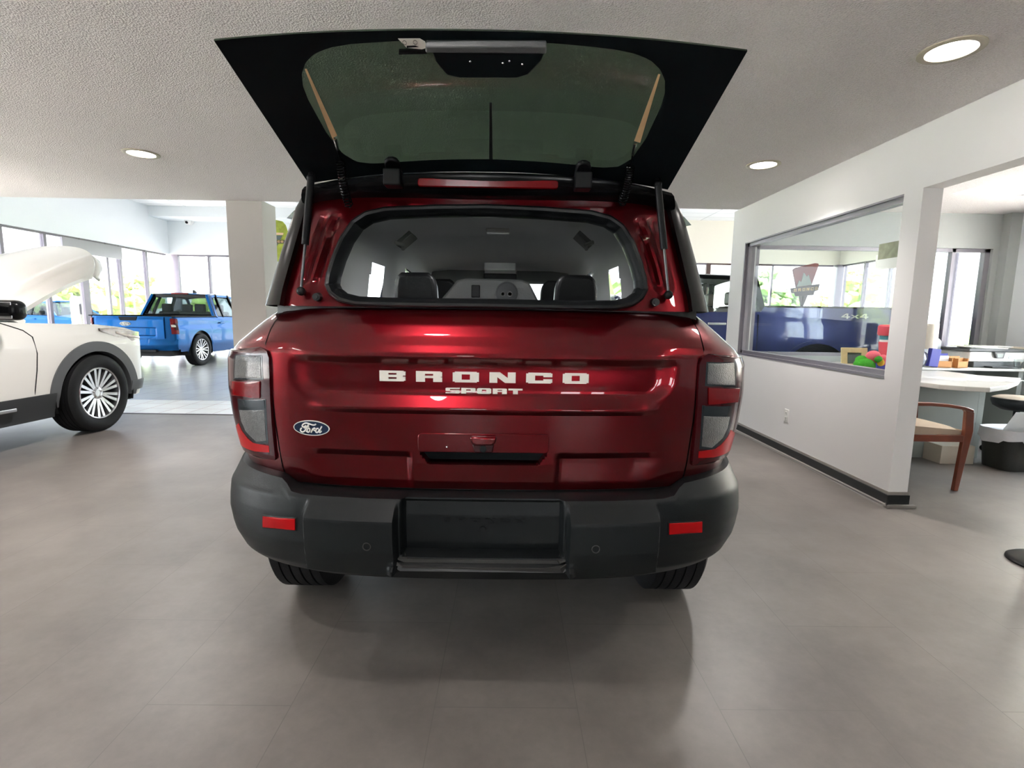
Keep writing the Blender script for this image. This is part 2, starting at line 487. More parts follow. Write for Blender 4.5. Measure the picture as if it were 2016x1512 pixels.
wl_ = MB().box(XL2 - .2, XL2, -5.5, YS, 0, .15).box(XL2 - .2, XL2, -5.5, YS, 2.4, ZC)
for y0, y1 in ((-5.5, -1.6), (3.4, YS)):
    wl_.box(XL2 - .2, XL2, y0, y1, .15, 2.4)
wl_.box(XL - .2, XL2, YS - .16, YS - .005, 0, ZC)
struct('wall_left', wl_, MT['wall'], smooth=0)
wb = MB().box(XL2, XO, -5.7, -5.5, 0, .75).box(XL2, XO, -5.7, -5.5, 2.15, ZC + .1)
bays = [(-1.1, -.3), (1.3, 2.0), (2.3, 2.9)]
xs_ = [XL2] + [v for b in bays for v in b] + [XO]
for i in range(0, len(xs_), 2):
    wb.box(xs_[i], xs_[i + 1], -5.7, -5.5, .75, 2.15)
struct('wall_front', wb, MT['wall_taupe'], smooth=0)
WI = [0]
def window(frame_mb, pane_mb, fmat, pmat, name='window_pane'):
    WI[0] += 1
    o = struct('window_%d' % WI[0], frame_mb, fmat, smooth=0)
    pane_mb.build(name, pmat, o, smooth=0)
    return o
for x0, x1 in bays:
    window(MB().box(x0, x1, -5.62, -5.56, .75, .8).box(x0, x1, -5.62, -5.56, 2.1, 2.15).box(x0, x0 + .05, -5.62, -5.56, .75, 2.15).box(x1 - .05, x1, -5.62, -5.56, .75, 2.15),
           MB().box(x0 + .05, x1 - .05, -5.595, -5.588, .8, 2.1), MT['alu_grey'], MT['pane'])
for y0, y1 in ((-1.6, .9), (.9, 3.4)):  # unseen windows, added and sized to light floor, partition and ceiling
    window(MB().box(XL2 - .1, XL2 - .04, y0, y0 + .06, .15, 2.4).box(XL2 - .1, XL2 - .04, y1 - .06, y1, .15, 2.4).box(XL2 - .1, XL2 - .04, y0, y1, .15, .2).box(XL2 - .1, XL2 - .04, y0, y1, 2.35, 2.4),
           MB().box(XL2 - .072, XL2 - .065, y0 + .06, y1 - .06, .2, 2.35), MT['alu'], MT['pane'])
# storefront glazing round the showroom: one window per bay
def bay_y(x, y0, y1, mw=.07, mat='alu', zb=.12):
    fr = MB().box(x - .05, x + .05, y0 - mw / 2, y0 + mw / 2, 0, ZHEAD).box(x - .04, x + .04, y0, y1, 0, zb).box(x - .04, x + .04, y0, y1, ZHEAD - .05, ZHEAD)
    window(fr, MB().box(x - .004, x + .004, y0 + mw / 2, y1 - mw / 2, zb, ZHEAD - .05), MT[mat], MT['pane_tint'])
def bay_x(y, x0, x1, mw=.07, mat='alu', zb=.12, mw1=0):
    fr = MB().box(x0 - mw / 2, x0 + mw / 2, y - .05, y + .05, 0, ZHEAD).box(x0, x1, y - .04, y + .04, 0, zb).box(x0, x1, y - .04, y + .04, ZHEAD - .05, ZHEAD)
    window(fr, MB().box(x0 + mw / 2, x1 - mw / 2, y - .004, y + .004, zb, ZHEAD - .05), MT[mat], MT['pane_tint'])
yl = [6.2, 7.8, 9.1, 10.35, 11.5, 12.57, 13.66, 14.45, 14.93, 16.0, 16.93]
for a, b in zip(yl, yl[1:]):
    bay_y(XL - .1, a, b, .20 if abs(a - 13.66) < .01 else .075)
xl = [-10.8, -9.69, -8.5, -7.3, -6.1, -4.9, -3.7, -2.5, -1.3, 0, 1.3, 2.6, 3.9, 5.2, 6.48, 8.57, 10.55]
for a, b in zip(xl, xl[1:]):
    bay_x(YB + .1, a, b, .26 if a < -10.5 else (.14 if abs(a - 6.48) < .01 else .06), 'alu_brown' if abs(a - 6.48) < .01 else 'alu')
yr = [6.2, 7.6, 9.0, 10.3, 11.6, 12.7, 13.75, 14.8, 15.85, 16.9]
for a, b in zip(yr, yr[1:]):
    bay_y(XR + .1, a, b, .075)
struct('trim_4', MB().box(XR - .12, XR + .2, YB - .12, YB + .2, 0, ZHEAD), MT['alu'], smooth=0)
# transom panel beside the entrance
struct('trim_5', MB().box(XL - .03, XL + .03, 12.95, 14.9, 2.66, 3.0), MT['alu_grey'], smooth=0)
# column at the edge of the low ceiling
struct('column', MB().box(-3.19, -2.79, YS - .01, YS + .34, 0, ZC + .01), MT['column'], smooth=0, bevel=.004)

# ---- office partition
YP0, YP1 = 3.36, 3.52                    # free end of the partition (post beside the window)
WZ0, WZ1 = .868, 2.09
WY1 = 5.83
pt = MB()
T = .128
pt.box(XW, XW + T, YP0, YP1, 0, 2.09)                    # end post
pt.box(XW, XW + T, YP1, YS + .13, 0, WZ0)                # below the window
pt.box(XW, XW + T, WY1, YS + .13, WZ0, WZ1)              # far jamb
pt.box(XW, XW + T, -5.5, YS + .13, WZ1, ZC)              # header right across
struct('wall_right', pt, MT['wall'], smooth=0)
bs = MB().box(XW - .012, XW + T + .012, YP0 - .012, YS + .13, .022, .085)
struct('baseboard_right', bs, MT['base_black'], smooth=0, bevel=.002)
bs2 = MB().box(XW - .006, XW + T + .006, YP0 - .006, YS + .13, .085, .106)
struct('baseboard_right', bs2, MT['base_grey'], smooth=0)
bs3 = MB()
bs3.box(XW - .034, XW - .004, YP0 - .034, YS + .13, 0, .022).box(XW - .034, XW + T + .05, YP0 - .034, YP0, 0, .022)
struct('trim_6', bs3, MT['base_grey'], smooth=0, bevel=.006)
fw = MB()
fx0, fx1 = XW + .03, XW + .10
fw.box(fx0, fx1, YP1, WY1, WZ1 - .045, WZ1).box(fx0, fx1, YP1, WY1, WZ0, WZ0 + .045).box(fx0, fx1, WY1 - .05, WY1, WZ0, WZ1).box(fx0, fx1, YP1, YP1 + .03, WZ0, WZ1)
fw.box(XW - .004, fx0, YP1, WY1, WZ0 - .006, WZ0 + .012).box(XW + .002, fx0, YP1, WY1, WZ1 - .012, WZ1 + .002).box(XW + .002, fx0, WY1 - .014, WY1 + .002, WZ0, WZ1)
window(fw, MB().box(XW + .062, XW + .068, YP1 + .03, WY1 - .05, WZ0 + .045, WZ1 - .045), MT['alu_grey'], MT['pane_office'])
# office back wall with its own window onto the showroom
YO = YS
ow = MB().box(XW + T, XO, YO, YO + .13, 0, .84).box(XW + T, XO, YO, YO + .13, 2.1, ZC + .14).box(XW + T, 2.83, YO, YO + .13, .84, 2.1).box(5.55, XO, YO, YO + .13, .84, 2.1)
ow.box(5.62, XO, YO - .1, YO, 0, ZC)
struct('wall_back', ow, MT['wall_grey'], smooth=0)
fo = MB().box(2.83, 5.55, YO + .03, YO + .09, .84, .88).box(2.83, 5.55, YO + .03, YO + .09, 2.06, 2.1).box(2.83, 2.88, YO + .03, YO + .09, .84, 2.1).box(5.49, 5.55, YO + .03, YO + .09, .84, 2.1)
for x in (5.13,):
    fo.box(x - .02, x + .02, YO + .03, YO + .09, .84, 2.1)
window(fo, MB().box(2.88, 5.49, YO + .057, YO + .063, .88, 2.06), MT['alu_grey'], MT['pane_office'])
struct('wall_back', MB().box(XO, XR, YO, YO + .13, 0, ZH), MT['wall_cream'], smooth=0)
wr = MB().box(XO, XO + .12, -5.7, YO, 0, .7).box(XO, XO + .12, -5.7, YO, 2.2, ZC + .14).box(XO, XO + .12, -5.7, 3.6, .7, 2.2).box(XO, XO + .12, 5.1, YO, .7, 2.2)
struct('wall_right', wr, MT['wall_white'], smooth=0)
for y0, y1 in ((3.6, 4.4), (4.4, 5.1)):  # unseen windows put in to bring daylight into the office
    window(MB().box(XO + .03, XO + .09, y0, y0 + .05, .7, 2.2).box(XO + .03, XO + .09, y1 - .05, y1, .7, 2.2).box(XO + .03, XO + .09, y0, y1, .7, .75).box(XO + .03, XO + .09, y0, y1, 2.15, 2.2),
           MB().box(XO + .057, XO + .063, y0 + .05, y1 - .05, .75, 2.15), MT['alu_grey'], MT['pane'])
# light well in the office ceiling
MT['panel_light'] = pm('light_panel_diffuser', (0.9, 0.88, 0.85, 1), 0.5, emit=(1, .95, .9), estr=1.6)
MT['can_light'] = pm('downlight_lens', (0.9, 0.88, 0.85, 1), 0.5, emit=(1, .93, .88), estr=9)
MT['can_trim'] = pm('ivory_downlight_trim', srgb(190, 182, 160), 0.35, var=.03)
pl = thing('ceiling_light_panel', 'bright recessed light panel in the office ceiling', 'ceiling light', ((LW[0] + LW[1]) / 2, (LW[2] + LW[3]) / 2, ZC))
w2, d2 = (LW[1] - LW[0]) / 2, (LW[3] - LW[2]) / 2
fr = MB()
for a in (-1, 1):
    fr.box(a * w2 - .02 * (a > 0), a * w2 + .02 * (a < 0), -d2, d2, .002, .13).box(-w2, w2, a * d2 - .02 * (a > 0), a * d2 + .02 * (a < 0), .002, .13)
fr.build('frame', MT['wall'], pl, smooth=0)
MB().box(-w2, w2, -d2, d2, .10, .12).build('diffuser', MT['panel_light'], pl, smooth=0)

# recessed downlights in the textured ceiling
def downlight(x, y, label, beam=30):
    t = thing('recessed_downlight', label, 'ceiling light', (x, y, ZC), 0, 'recessed downlights in the textured ceiling')
    MB().lathe([(.128, 0), (.128, -.006), (.120, -.010), (.098, -.008), (.094, -.001), (.094, 0)], n=40).build('trim_ring', MT['can_trim'], t)
    MB().lathe([(.096, -.001), (.096, -.0035), (.05, -.005), (0, -.0055)], n=40).build('lens', MT['can_light'], t)
    sd = bpy.data.lights.new('downlight_beam', 'SPOT')
    sd.energy = beam; sd.spot_size = radians(128); sd.spot_blend = .7; sd.shadow_soft_size = .085; sd.color = (1, .955, .93)
    so = bpy.data.objects.new('downlight_beam', sd); COL.objects.link(so); so.parent = t; so.location = (0, 0, -.012)
    return t
p = at_z(1873, 98, ZC); downlight(p.x, p.y, 'round downlight with an ivory trim ring, nearest one, high at right above the office partition', 9)
p = at_z(278, 302, ZC); downlight(p.x, p.y, 'small round downlight in the ceiling above the white SUV, left of the open glass', 72)
p = at_z(1503, 324, ZC); downlight(p.x, p.y, 'small round downlight over the partition window, right of the open glass', 66)
for x, y, bm in ((-2.85, 2.45, 42), (-.45, .82, 15), (1.95, .75, 14), (-2.85, .75, 12), (-5.4, 2.4, 30), (-5.4, 4.2, 40), (-.42, -1.6, 8)):
    downlight(x, y, 'round downlight in the ceiling over the space behind the red SUV', bm)

# wall outlet, security camera
p = at_x(1549, 818, XW)
MT['white_plastic'] = pm('white_plastic', srgb(236, 234, 230), 0.4)
MT['dark_plastic'] = pm('dark_plastic', (0.004, 0.004, 0.005, 1), 0.45, spec=.2)
t = thing('wall_outlet', 'white electrical outlet low on the office partition', 'outlet', (XW, p.y, p.z - .06))
MB().box(-.006, 0, -.036, .036, 0, .118).build('cover_plate', MT['white_plastic'], t, bevel=.002)
for z in (.035, .083):
    so = MB().box(-.009, -.005, -.016, .016, z - .014, z + .014).build('socket', MT['white_plastic'], t, bevel=.002)
    MB().box(-.0095, -.0088, -.008, -.005, z - .005, z + .007).box(-.0095, -.0088, .005, .008, z - .005, z + .007).build('slot', MT['dark_plastic'], so, smooth=0)
p = at_y(370, 434, YB - .1)
t = thing('security_camera', 'small white dome camera high on the back wall', 'camera', (p.x, YB, p.z))
MB().lathe([(.13, 0), (.13, .05), (.11, .08)], Matrix.Rotation(radians(90), 4, 'X')).build('mount', MT['white_plastic'], t)
MB().ball((0, -.12, -.03), .10).build('dome', MT['white_plastic'], t)
MB().ball((.01, -.19, -.07), .045).build('lens', MT['dark_plastic'], t)

struct('added_eave', MB().box(XL2 - 1, XO + 2, -9.0, -5.7, 2.62, 2.75), MT['wall'], smooth=0)  # unseen eave, added to keep the sun out of the rear windows
# ================================================================== red SUV
RX0, RY0 = -0.07, 1.45
MT['red'] = car_paint('dark_red_metallic_paint', (0.13, 0.0008, 0.0045), 0.9, 0.31, coat_ior=1.42)
MT['black_gloss'] = pm('gloss_black_trim', (0.004, 0.0045, 0.005, 1), 0.22, var=.1, spec=.16)
MT['black_tex'] = pm('textured_black_plastic', (0.0055, 0.007, 0.0076, 1), 0.45, spec=.28, bump=.12, bscale=500, var=.1)
MT['skid'] = pm('satin_grey_skid_trim', (0.06, 0.058, 0.056, 1), 0.42, metal=.3, var=.05)
MT['rubber'] = pm('black_rubber', (0.008, 0.008, 0.008, 1), 0.55, bump=.05, bscale=200)
MT['seal'] = pm('black_rubber_seal', (0.008, 0.009, 0.010, 1), 0.35, var=.1, spec=.35)
MT['tyre'] = pm('tyre_rubber', (0.008, 0.008, 0.009, 1), 0.65, spec=.3, bump=.15, bscale=120, var=.15)
MT['silver'] = pm('silver_wheel_metal', (0.62, 0.62, 0.64, 1), 0.25, metal=.9, var=.05)
MT['dark_wheel'] = pm('dark_wheel_pocket', (0.03, 0.03, 0.035, 1), 0.4, metal=.5, var=.1)
MT['badge_white'] = pm('white_lettering', srgb(226, 222, 212), 0.35, coat=.3)
MT['badge_blue'] = pm('badge_blue_enamel', (0.004, 0.016, 0.05, 1), 0.2, coat=.8)
MT['chrome'] = pm('chrome', (0.8, 0.8, 0.82, 1), 0.12, metal=1)
MT['lamp_red'] = pm('red_lamp_lens', (0.17, 0.002, 0.004, 1), 0.15, coat=.1, spec=.2)
MT['lamp_red_bright'] = pm('bright_red_reflector', (0.38, 0.002, 0.004, 1), 0.3, spec=.2)
MT['lamp_dark'] = pm('dark_red_lamp_housing', (0.045, 0.002, 0.004, 1), 0.15, coat=.12, spec=.25)
MT['lamp_smoke'] = pm('smoked_lamp_strip', (0.02, 0.026, 0.03, 1), 0.2, spec=.3)
MT['lamp_clear'] = pm('prismatic_clear_lens', (0.10, 0.10, 0.097, 1), 0.3, metal=.1, coat=.25, bump=.6, bscale=260, var=.45, vscale=70)
MT['visor'] = pm('grey_visor_vinyl', srgb(120, 122, 118), .8, var=.03)
MT['liner'] = pm('light_grey_headliner', srgb(226, 228, 228), 0.9, var=.04, vscale=3)
MT['interior'] = pm('charcoal_interior_plastic', (0.08, 0.083, 0.085, 1), 0.5, bump=.1, bscale=300)
MT['leather'] = pm('black_seat_leather', (0.012, 0.012, 0.013, 1), 0.4, bump=.15, bscale=150)
MT['privacy'] = glass_mat('privacy_glass', (0.55, 0.6, 0.6), 1.45)
MT['tint'] = glass_mat('tinted_glass', (0.36, 0.43, 0.37), 1.45, mul=.9)
MT['clear'] = glass_mat('car_glass', (0.95, 0.97, 0.96), 1.45)
MT['busbar'] = pm('tan_busbar', srgb(196, 160, 120), 0.5, var=.05)
MT['steel'] = pm('dark_steel_rod', (0.10, 0.10, 0.105, 1), 0.3, metal=.9)

MT['frit'] = pm('black_printed_border', (0.003, 0.005, 0.006, 1), 0.5, var=.1, spec=.1)
suv = thing('suv', 'dark red metallic SUV seen from behind with its rear glass swung up, in the middle', 'car', (RX0, RY0, 0))

def SEf(x, w, d, n):
    a = min(abs(x) / w, 0.99995)
    return d * (1 - (1 - a ** n) ** (1 / n))
T_BASE = [(.60, .13), (.705, .108), (.74, .092), (.80, .080), (.90, .072), (.97, .067), (1.05, .064), (1.13, .066), (1.16, .072), (1.19, .086), (1.22, .106), (1.245, .130), (1.258, .148), (1.268, .172)]
T_W = [(.60, .83), (.72, .856), (.80, .876), (.90, .893), (1.0, .901), (1.10, .897), (1.14, .880), (1.17, .845), (1.20, .815), (1.23, .785), (1.268, .752)]
def S_base(x, z):
    return interp(T_BASE, z) + SEf(x, interp(T_W, z), .42, 3.0)
def relief(x, z):
    ax = abs(x)
    # central recessed panel with a ledge below and an overhang above
    edge = .60 - .05 * smooth01(1.06, .985, z)
    m = smooth01(edge, edge - .085, ax)
    r = interp([(.955, 0), (.970, -.011), (.975, -.0115), (1.011, .0155), (1.02, .019), (1.098, .019), (1.104, .017), (1.127, -.009), (1.138, -.008), (1.16, 0)], z) * m
    # side chamfer planes inside the recess
    # lower indents left and right of the handle
    m2 = smooth01(.58, .46, ax + .5 * max(0, .80 - z)) * smooth01(.215, .24, ax)
    r += m2 * interp([(.70, .0), (.735, .008), (.80, .020), (.815, .020), (.838, 0)], z)
    # handle pocket
    hw = .168 + (z - .803) * .7
    m3 = smooth01(hw + .004, hw - .004, ax)
    r += m3 * interp([(.798, 0), (.804, .05), (.832, .05), (.838, 0)], z)
    return r
def S_tail(x, z):
    return S_base(x, z) + relief(x, z)
G_BASE = [(1.25, .170), (1.45, .235), (1.62, .290), (1.70, .31)]
G_W = [(1.25, .752), (1.30, .742), (1.45, .712), (1.60, .678), (1.66, .650), (1.70, .61)]
def S_green(x, z):
    return interp(G_BASE, z) + SEf(x, interp(G_W, z), .30, 4.5)
def S_frame(x, z):
    ax = abs(x)
    g = 0
    for c, wd in ((.600 - .22 * (z - 1.30), .016), (.558 - .22 * (z - 1.30), .013)):
        g += smooth01(wd, wd * .3, abs(ax - c))
    return S_green(x, z) + .012 + .014 * g * smooth01(1.33, 1.37, z) * smooth01(1.59, 1.55, z)

def onsurf(S, x, z, off):
    e = 1e-4
    dx = (S(x + e, z) - S(x - e, z)) / (2 * e); dz = (S(x, z + e) - S(x, z - e)) / (2 * e)
    dz = max(-1.5, min(1.5, dz))
    n = Vector((dx, -1, dz)).normalized()
    return Vector((x, S(x, z), z)) + n * off
def pixc(px, py, S, lim=None):
    y = .15
    for _ in range(60):
        p = at_y(px, py, y + RY0); x = p.x - RX0
        if lim: x = max(-lim(p.z), min(lim(p.z), x))
        y = .6 * y + .4 * S(x, p.z)
    return x, p.z
def lim_low(z): return interp(T_W, z) * .9990
def pixpoly(pts, S, lim=None):
    # left-hand outline in the photo -> (|x|, z)
    out = []
    for a, b in pts:
        x, z = pixc(a, b, S, lim); out.append((-x, z))
    return out
def row_span(poly, z):
    xs = []
    n = len(poly)
    for i in range(n):
        (xa, za), (xb, zb) = poly[i], poly[(i + 1) % n]
        if (za <= z < zb) or (zb <= z < za):
            xs.append(xa + (xb - xa) * (z - za) / (zb - za))
    return (min(xs), max(xs)) if xs else None
def rowpatch(mb, poly, S, o0, o1, side=1, nx=14, nz=16, wfun=None, n=3.0):
    zs0, zs1 = min(p[1] for p in poly), max(p[1] for p in poly)
    e = (zs1 - zs0) * 1e-3
    zs = sorted(set([zs0 + e, zs1 - e] + [min(max(p[1], zs0 + e), zs1 - e) for p in poly] + lin(zs0 + e, zs1 - e, nz)))
    rows = []
    for z in zs:
        sp = row_span(poly, z)
        if not sp: continue
        a, b = sp
        if wfun:
            w = wfun(z)
            ta, tb = math.asin(min(1, max(0, a / w)) ** (n / 2)), math.asin(min(.9999, max(0, b / w)) ** (n / 2))
            xs = [w * sin(t) ** (2 / n) for t in lin(ta, tb, nx)]
        else:
            xs = lin(a, b, nx)
        rows.append((z, xs))
    k = len(mb.v); nr = len(rows)
    for off in (o1, o0):
        for z, xs in rows:
            for x in xs:
                mb.v.append(onsurf(S, side * x, z, off))
    def idx(l, r, c): return k + l * nr * nx + r * nx + c
    for r in range(nr - 1):
        for c in range(nx - 1):
            mb.f.append((idx(0, r, c), idx(0, r, c + 1), idx(0, r + 1, c + 1), idx(0, r + 1, c)))
    for c in range(nx - 1):
        for r in (0, nr - 1):
            mb.f.append((idx(0, r, c), idx(0, r, c + 1), idx(1, r, c + 1), idx(1, r, c)))
    for r in range(nr - 1):
        for c in (0, nx - 1):
            mb.f.append((idx(0, r, c), idx(0, r + 1, c), idx(1, r + 1, c), idx(1, r, c)))
    return mb

# ---- liftgate lower half
SEAM = [(.70, .634), (.76, .642), (.95, .652), (1.10, .655), (1.128, .658), (1.142, .678), (1.20, .680), (1.268, .672)]
zs = [.712 + .0052 * i for i in range(16)]
zs = sorted(set([round(v, 4) for v in lin(.712, .795, 14) + lin(.795, .842, 22) + lin(.842, .955, 14) + lin(.955, 1.02, 26) + lin(1.02, 1.10, 8) + lin(1.10, 1.165, 24) + lin(1.165, 1.266, 22)]))
us = sorted(set([round(v, 4) for v in lin(-1, 1, 70)] + [round(s * v, 4) for s in (-1, 1) for v in lin(.25, .38, 14) + lin(.70, .92, 30)]))
mb = MB()
mb.grid(lambda u, z: (u * interp(SEAM, z), S_tail(u * interp(SEAM, z), z), z), us, zs)
# returned edges
mb.grid(lambda u, k: (u * interp(SEAM, 1.266), S_tail(u * interp(SEAM, 1.266), 1.266) + k, 1.266 + (0.004 if k else 0)), us, [0, .03])
mb.grid(lambda u, k: (u * interp(SEAM, .712), S_tail(u * interp(SEAM, .712), .712) + k, .712), us, [0, .03])
for s in (-1, 1):
    mb.grid(lambda k, z: (s * interp(SEAM, z), S_tail(interp(SEAM, z), z) + k, z), [0, .03], zs)
gate = mb.build('liftgate', MT['red'], suv, smooth=32)
# block lettering standing on the recessed panel
def on_gate(zc, tilt=0):
    return lambda u, v, d: (u, S_tail(u, zc + v) - d, zc + v)
hB = .0318
each_letter('BRONCO', .0782, hB, .0315, lambda u, v, d: (u, S_tail(u, 1.075) - d - .0005, 1.0515 + v), 0, .005, MT['badge_white'], gate, 'large white block letter')
each_letter('SPORT', .0425, .0165, .0045, lambda u, v, d: (u, S_tail(u, 1.04) - d - .0005, 1.0178 + v), 0, .004, MT['badge_white'], gate, 'small white block letter')
# oval badge with script
SCRIPT = [
    [(1085, 555), (1040, 590), (960, 590), (860, 555), (760, 525), (680, 525), (610, 560), (575, 610), (600, 650), (660, 640), (720, 600)],
    [(830, 560), (760, 630), (710, 720), (660, 790), (600, 825), (540, 815), (508, 765), (520, 715), (560, 690)],
    [(640, 690), (740, 655), (830, 625)],
    [(835, 700), (790, 700), (755, 760), (750, 810), (790, 840), (840, 800), (850, 735), (820, 705)],
    [(720, 820), (760, 770)],
    [(895, 850), (935, 770), (965, 710)],
    [(940, 770), (985, 715), (1030, 700), (1050, 730)],
    [(1000, 770), (1050, 790)],
    [(1180, 720), (1120, 715), (1075, 770), (1075, 835), (1120, 855), (1175, 800), (1195, 735)],
    [(1295, 640), (1250, 720), (1210, 800), (1200, 850), (1235, 850), (1280, 800)],
]
def oval_badge(parent, fn, sc):
    # fn(u, v, depth) ; sc = metres per 1320 units of oval width
    k = sc / 1320
    el = lambda a, b, n=48: [(a * cos(2 * pi * i / n), b * sin(2 * pi * i / n)) for i in range(n)]
    b = MB().prism(el(.5 * sc, .2 * sc), fn, 0, .003).build('badge', MT['badge_white'], parent, smooth=40, props={'label': 'oval badge with silver rim'})
    MB().prism(el(.478 * sc, .178 * sc), fn, .002, .0036).build('badge_field', MT['badge_blue'], b, smooth=40)
    m = MB()
    for st in SCRIPT:
        pts = [((x - 905) * k, (695 - y) * k + (x - 905) * k * .07) for x, y in st]
        # refine with a Catmull-Rom spline
        q = []
        for i in range(len(pts) - 1):
            p0, p1, p2, p3 = pts[max(i - 1, 0)], pts[i], pts[i + 1], pts[min(i + 2, len(pts) - 1)]
            for t in (0, .25, .5, .75):
                q.append(tuple(.5 * (2 * p1[c] + (p2[c] - p0[c]) * t + (2 * p0[c] - 5 * p1[c] + 4 * p2[c] - p3[c]) * t * t + (3 * p1[c] - p0[c] - 3 * p2[c] + p3[c]) * t ** 3) for c in (0, 1)))
        q.append(pts[-1])
        m.tube([fn(a, b2, .0036) for a, b2 in q], [26 * k] * len(q), 6)
    m.build('script', MT['badge_white'], b, props={'label': 'white script lettering'})
    return b
bx, bz = pixc(614, 842, S_tail)
e = .0005
oval_badge(gate, lambda u, v, d: (bx + u, S_tail(bx, bz) + u * (S_tail(bx + .03, bz) - S_tail(bx - .03, bz)) / .06 - d - .0015, bz + v), .118)
# handle plate, camera and pocket lining
plate = rrect(-.198, .198, .836, .896, .012)
mb = MB()
for s in (1,):
    hp = [(x, z) for x, z in plate]
mb.prism([(a, b) for a, b in rrect(-.198, .198, .838, .897, .012)], lambda u, v, d: (u, S_base(u, v) - d, v), .0005, .006)
hand = mb.build('handle_plate', MT['red'], gate, smooth=30, bevel=.002)
cy_ = S_base(0, .87) - .006
cam_o = MB().prism([(-.040, .892), (.040, .892), (.036, .872), (.022, .866), (-.022, .866), (-.036, .872)], lambda u, v, d: (u, cy_ - d, v), 0, .022).build('camera_hood', MT['red'], hand, smooth=30, bevel=.006, seg=3)
cb = MB().prism([(-.033, .868), (.033, .868), (.028, .842), (-.028, .842)], lambda u, v, d: (u, cy_ - d, v), 0, .014)
cam_b = cb.build('camera_body', MT['lamp_dark'], hand, smooth=30, bevel=.004)
MB().lathe([(.010, 0), (.010, .006), (.006, .007), (0, .005)], Matrix.Translation((0, cy_ - .014, .855)) @ Matrix.Rotation(radians(90), 4, 'X')).build('camera_lens', MT['dark_plastic'], hand)
MB().ball((-.11, cy_ - .001, .856), .0035).build('lamp_stud', MT['chrome'], hand)
MB().prism([(-.190, .8335), (.190, .8335), (.170, .806), (-.170, .806)], lambda u, v, d: (u, S_base(u, v) + d, v), .030, .052).build('handle_pocket', MT['frit'], gate, smooth=0)

# ---- body shell: quarter panels, sides, front
YF = 4.38                     # car front in local y
AX_R, AX_F, RARCH = .895, 3.565, .405
def zlow(y, x):
    z = .30 if y > .6 else .62
    if y > YF - .5: z = .38
    for a in (AX_R, AX_F):
        d = abs(y - a)
        if d < RARCH and x > .6:
            z = max(z if y > .6 or a == AX_F else 0, .36 + sqrt(RARCH ** 2 - d * d))
    return z
def zbelt(y):
    return interp([(0, 1.268), (2.75, 1.20), (3.1, 1.13), (3.9, 1.06), (4.25, .98), (4.38, .90)], y)
def side_w(y, z):
    w = interp(T_W, max(.72, min(z, 1.268)))
    f = smooth01(.35, .9, y)
    w2 = interp([(.25, .86), (.5, .915), (.8, .93), (1.0, .925), (1.12, .90), (1.20, .85), (1.268, .775)], z)
    return w + (w2 - w) * f
def shell_pt(kind, t, z):
    # kind 0: rear corner (t = angle), 1: side (t = y), 2: front corner (t = angle)
    if kind == 0:
        w = interp(T_W, z); x0 = interp(SEAM, max(.70, z)) + .005
        ta = math.asin((x0 / w) ** 1.5)
        th = ta + (pi / 2 - ta) * t
        x = w * sin(th) ** (2 / 3); y = interp(T_BASE, z) + .42 * (1 - max(0, cos(th)) ** (2 / 3))
        return x, y
    if kind == 1:
        y0 = interp(T_BASE, z) + .42
        y = y0 + (YF - .55 - y0) * t
        return side_w(y, z), y
    w = side_w(YF - .55, z)
    th = pi / 2 * t
    yf = YF - .05 - .06 * abs(z - .7) / .5
    return w * max(0, cos(th)) ** (2 / 3.2), (YF - .55) + (yf - YF + .55) * sin(th) ** (2 / 3.2)
cols = [(0, t) for t in lin(0, 1, 18)] + [(1, t) for t in lin(.01, 1, 90)] + [(2, t) for t in lin(.05, 1, 16)]
mb = MB()
for s in (-1, 1):
    def fn(c, v):
        kind, t = cols[int(c)]
        x, y = shell_pt(kind, t, .9)
        lo = .715 if kind == 0 else zlow(y, x)
        if kind == 1 and y < .62: lo = max(lo, .715)
        hi = zbelt(y)
        z = lo + (hi - lo) * v
        x, y2 = shell_pt(kind, t, z)
        return (s * x, y2, z)
    mb.grid(fn, list(range(len(cols))), lin(0, 1, 26))
# bonnet
def hood(c, v):
    y = c; w = side_w(min(y, YF - .5), zbelt(y))
    if y > YF - .55:
        w *= max(0.02, 1 - ((y - (YF - .55)) / .5) ** 3.2) ** (1 / 3.2)
    return (v * w, y, zbelt(y) + .05 * (1 - v * v))
mb.grid(hood, lin(2.75, YF - .055, 24), lin(-1, 1, 16))
# shoulder cap under the side glass
for s in (-1, 1):
    def cap(c, k):
        kind, t = cols[int(c)]
        x, y = shell_pt(kind, t, min(1.268, zbelt(9 if kind == 2 else .5)))
        return (s * (x - .085 * k), y + (.05 * k if kind == 0 else 0), 1.268 + .004 * k)
    mb.grid(cap, list(range(0, 60)), lin(0, 1, 4))
body = mb.build('body_shell', MT['red'], suv, smooth=40)
# dark panel gaps and inner jamb behind the seams
mb = MB()
for s in (-1, 1):
    mb.grid(lambda u, z: (s * (interp(SEAM, z) + u), S_base(interp(SEAM, z) + u, z) + .02, z), [-.03, .0, .035], lin(.715, 1.262, 20))
mb.grid(lambda u, z: (u, S_green(u, 1.28) + .03 + (z - 1.25) * .1, z), lin(-.70, .70, 20), [1.24, 1.285])
mb.build('door_jamb', MT['rubber'], suv, smooth=30)

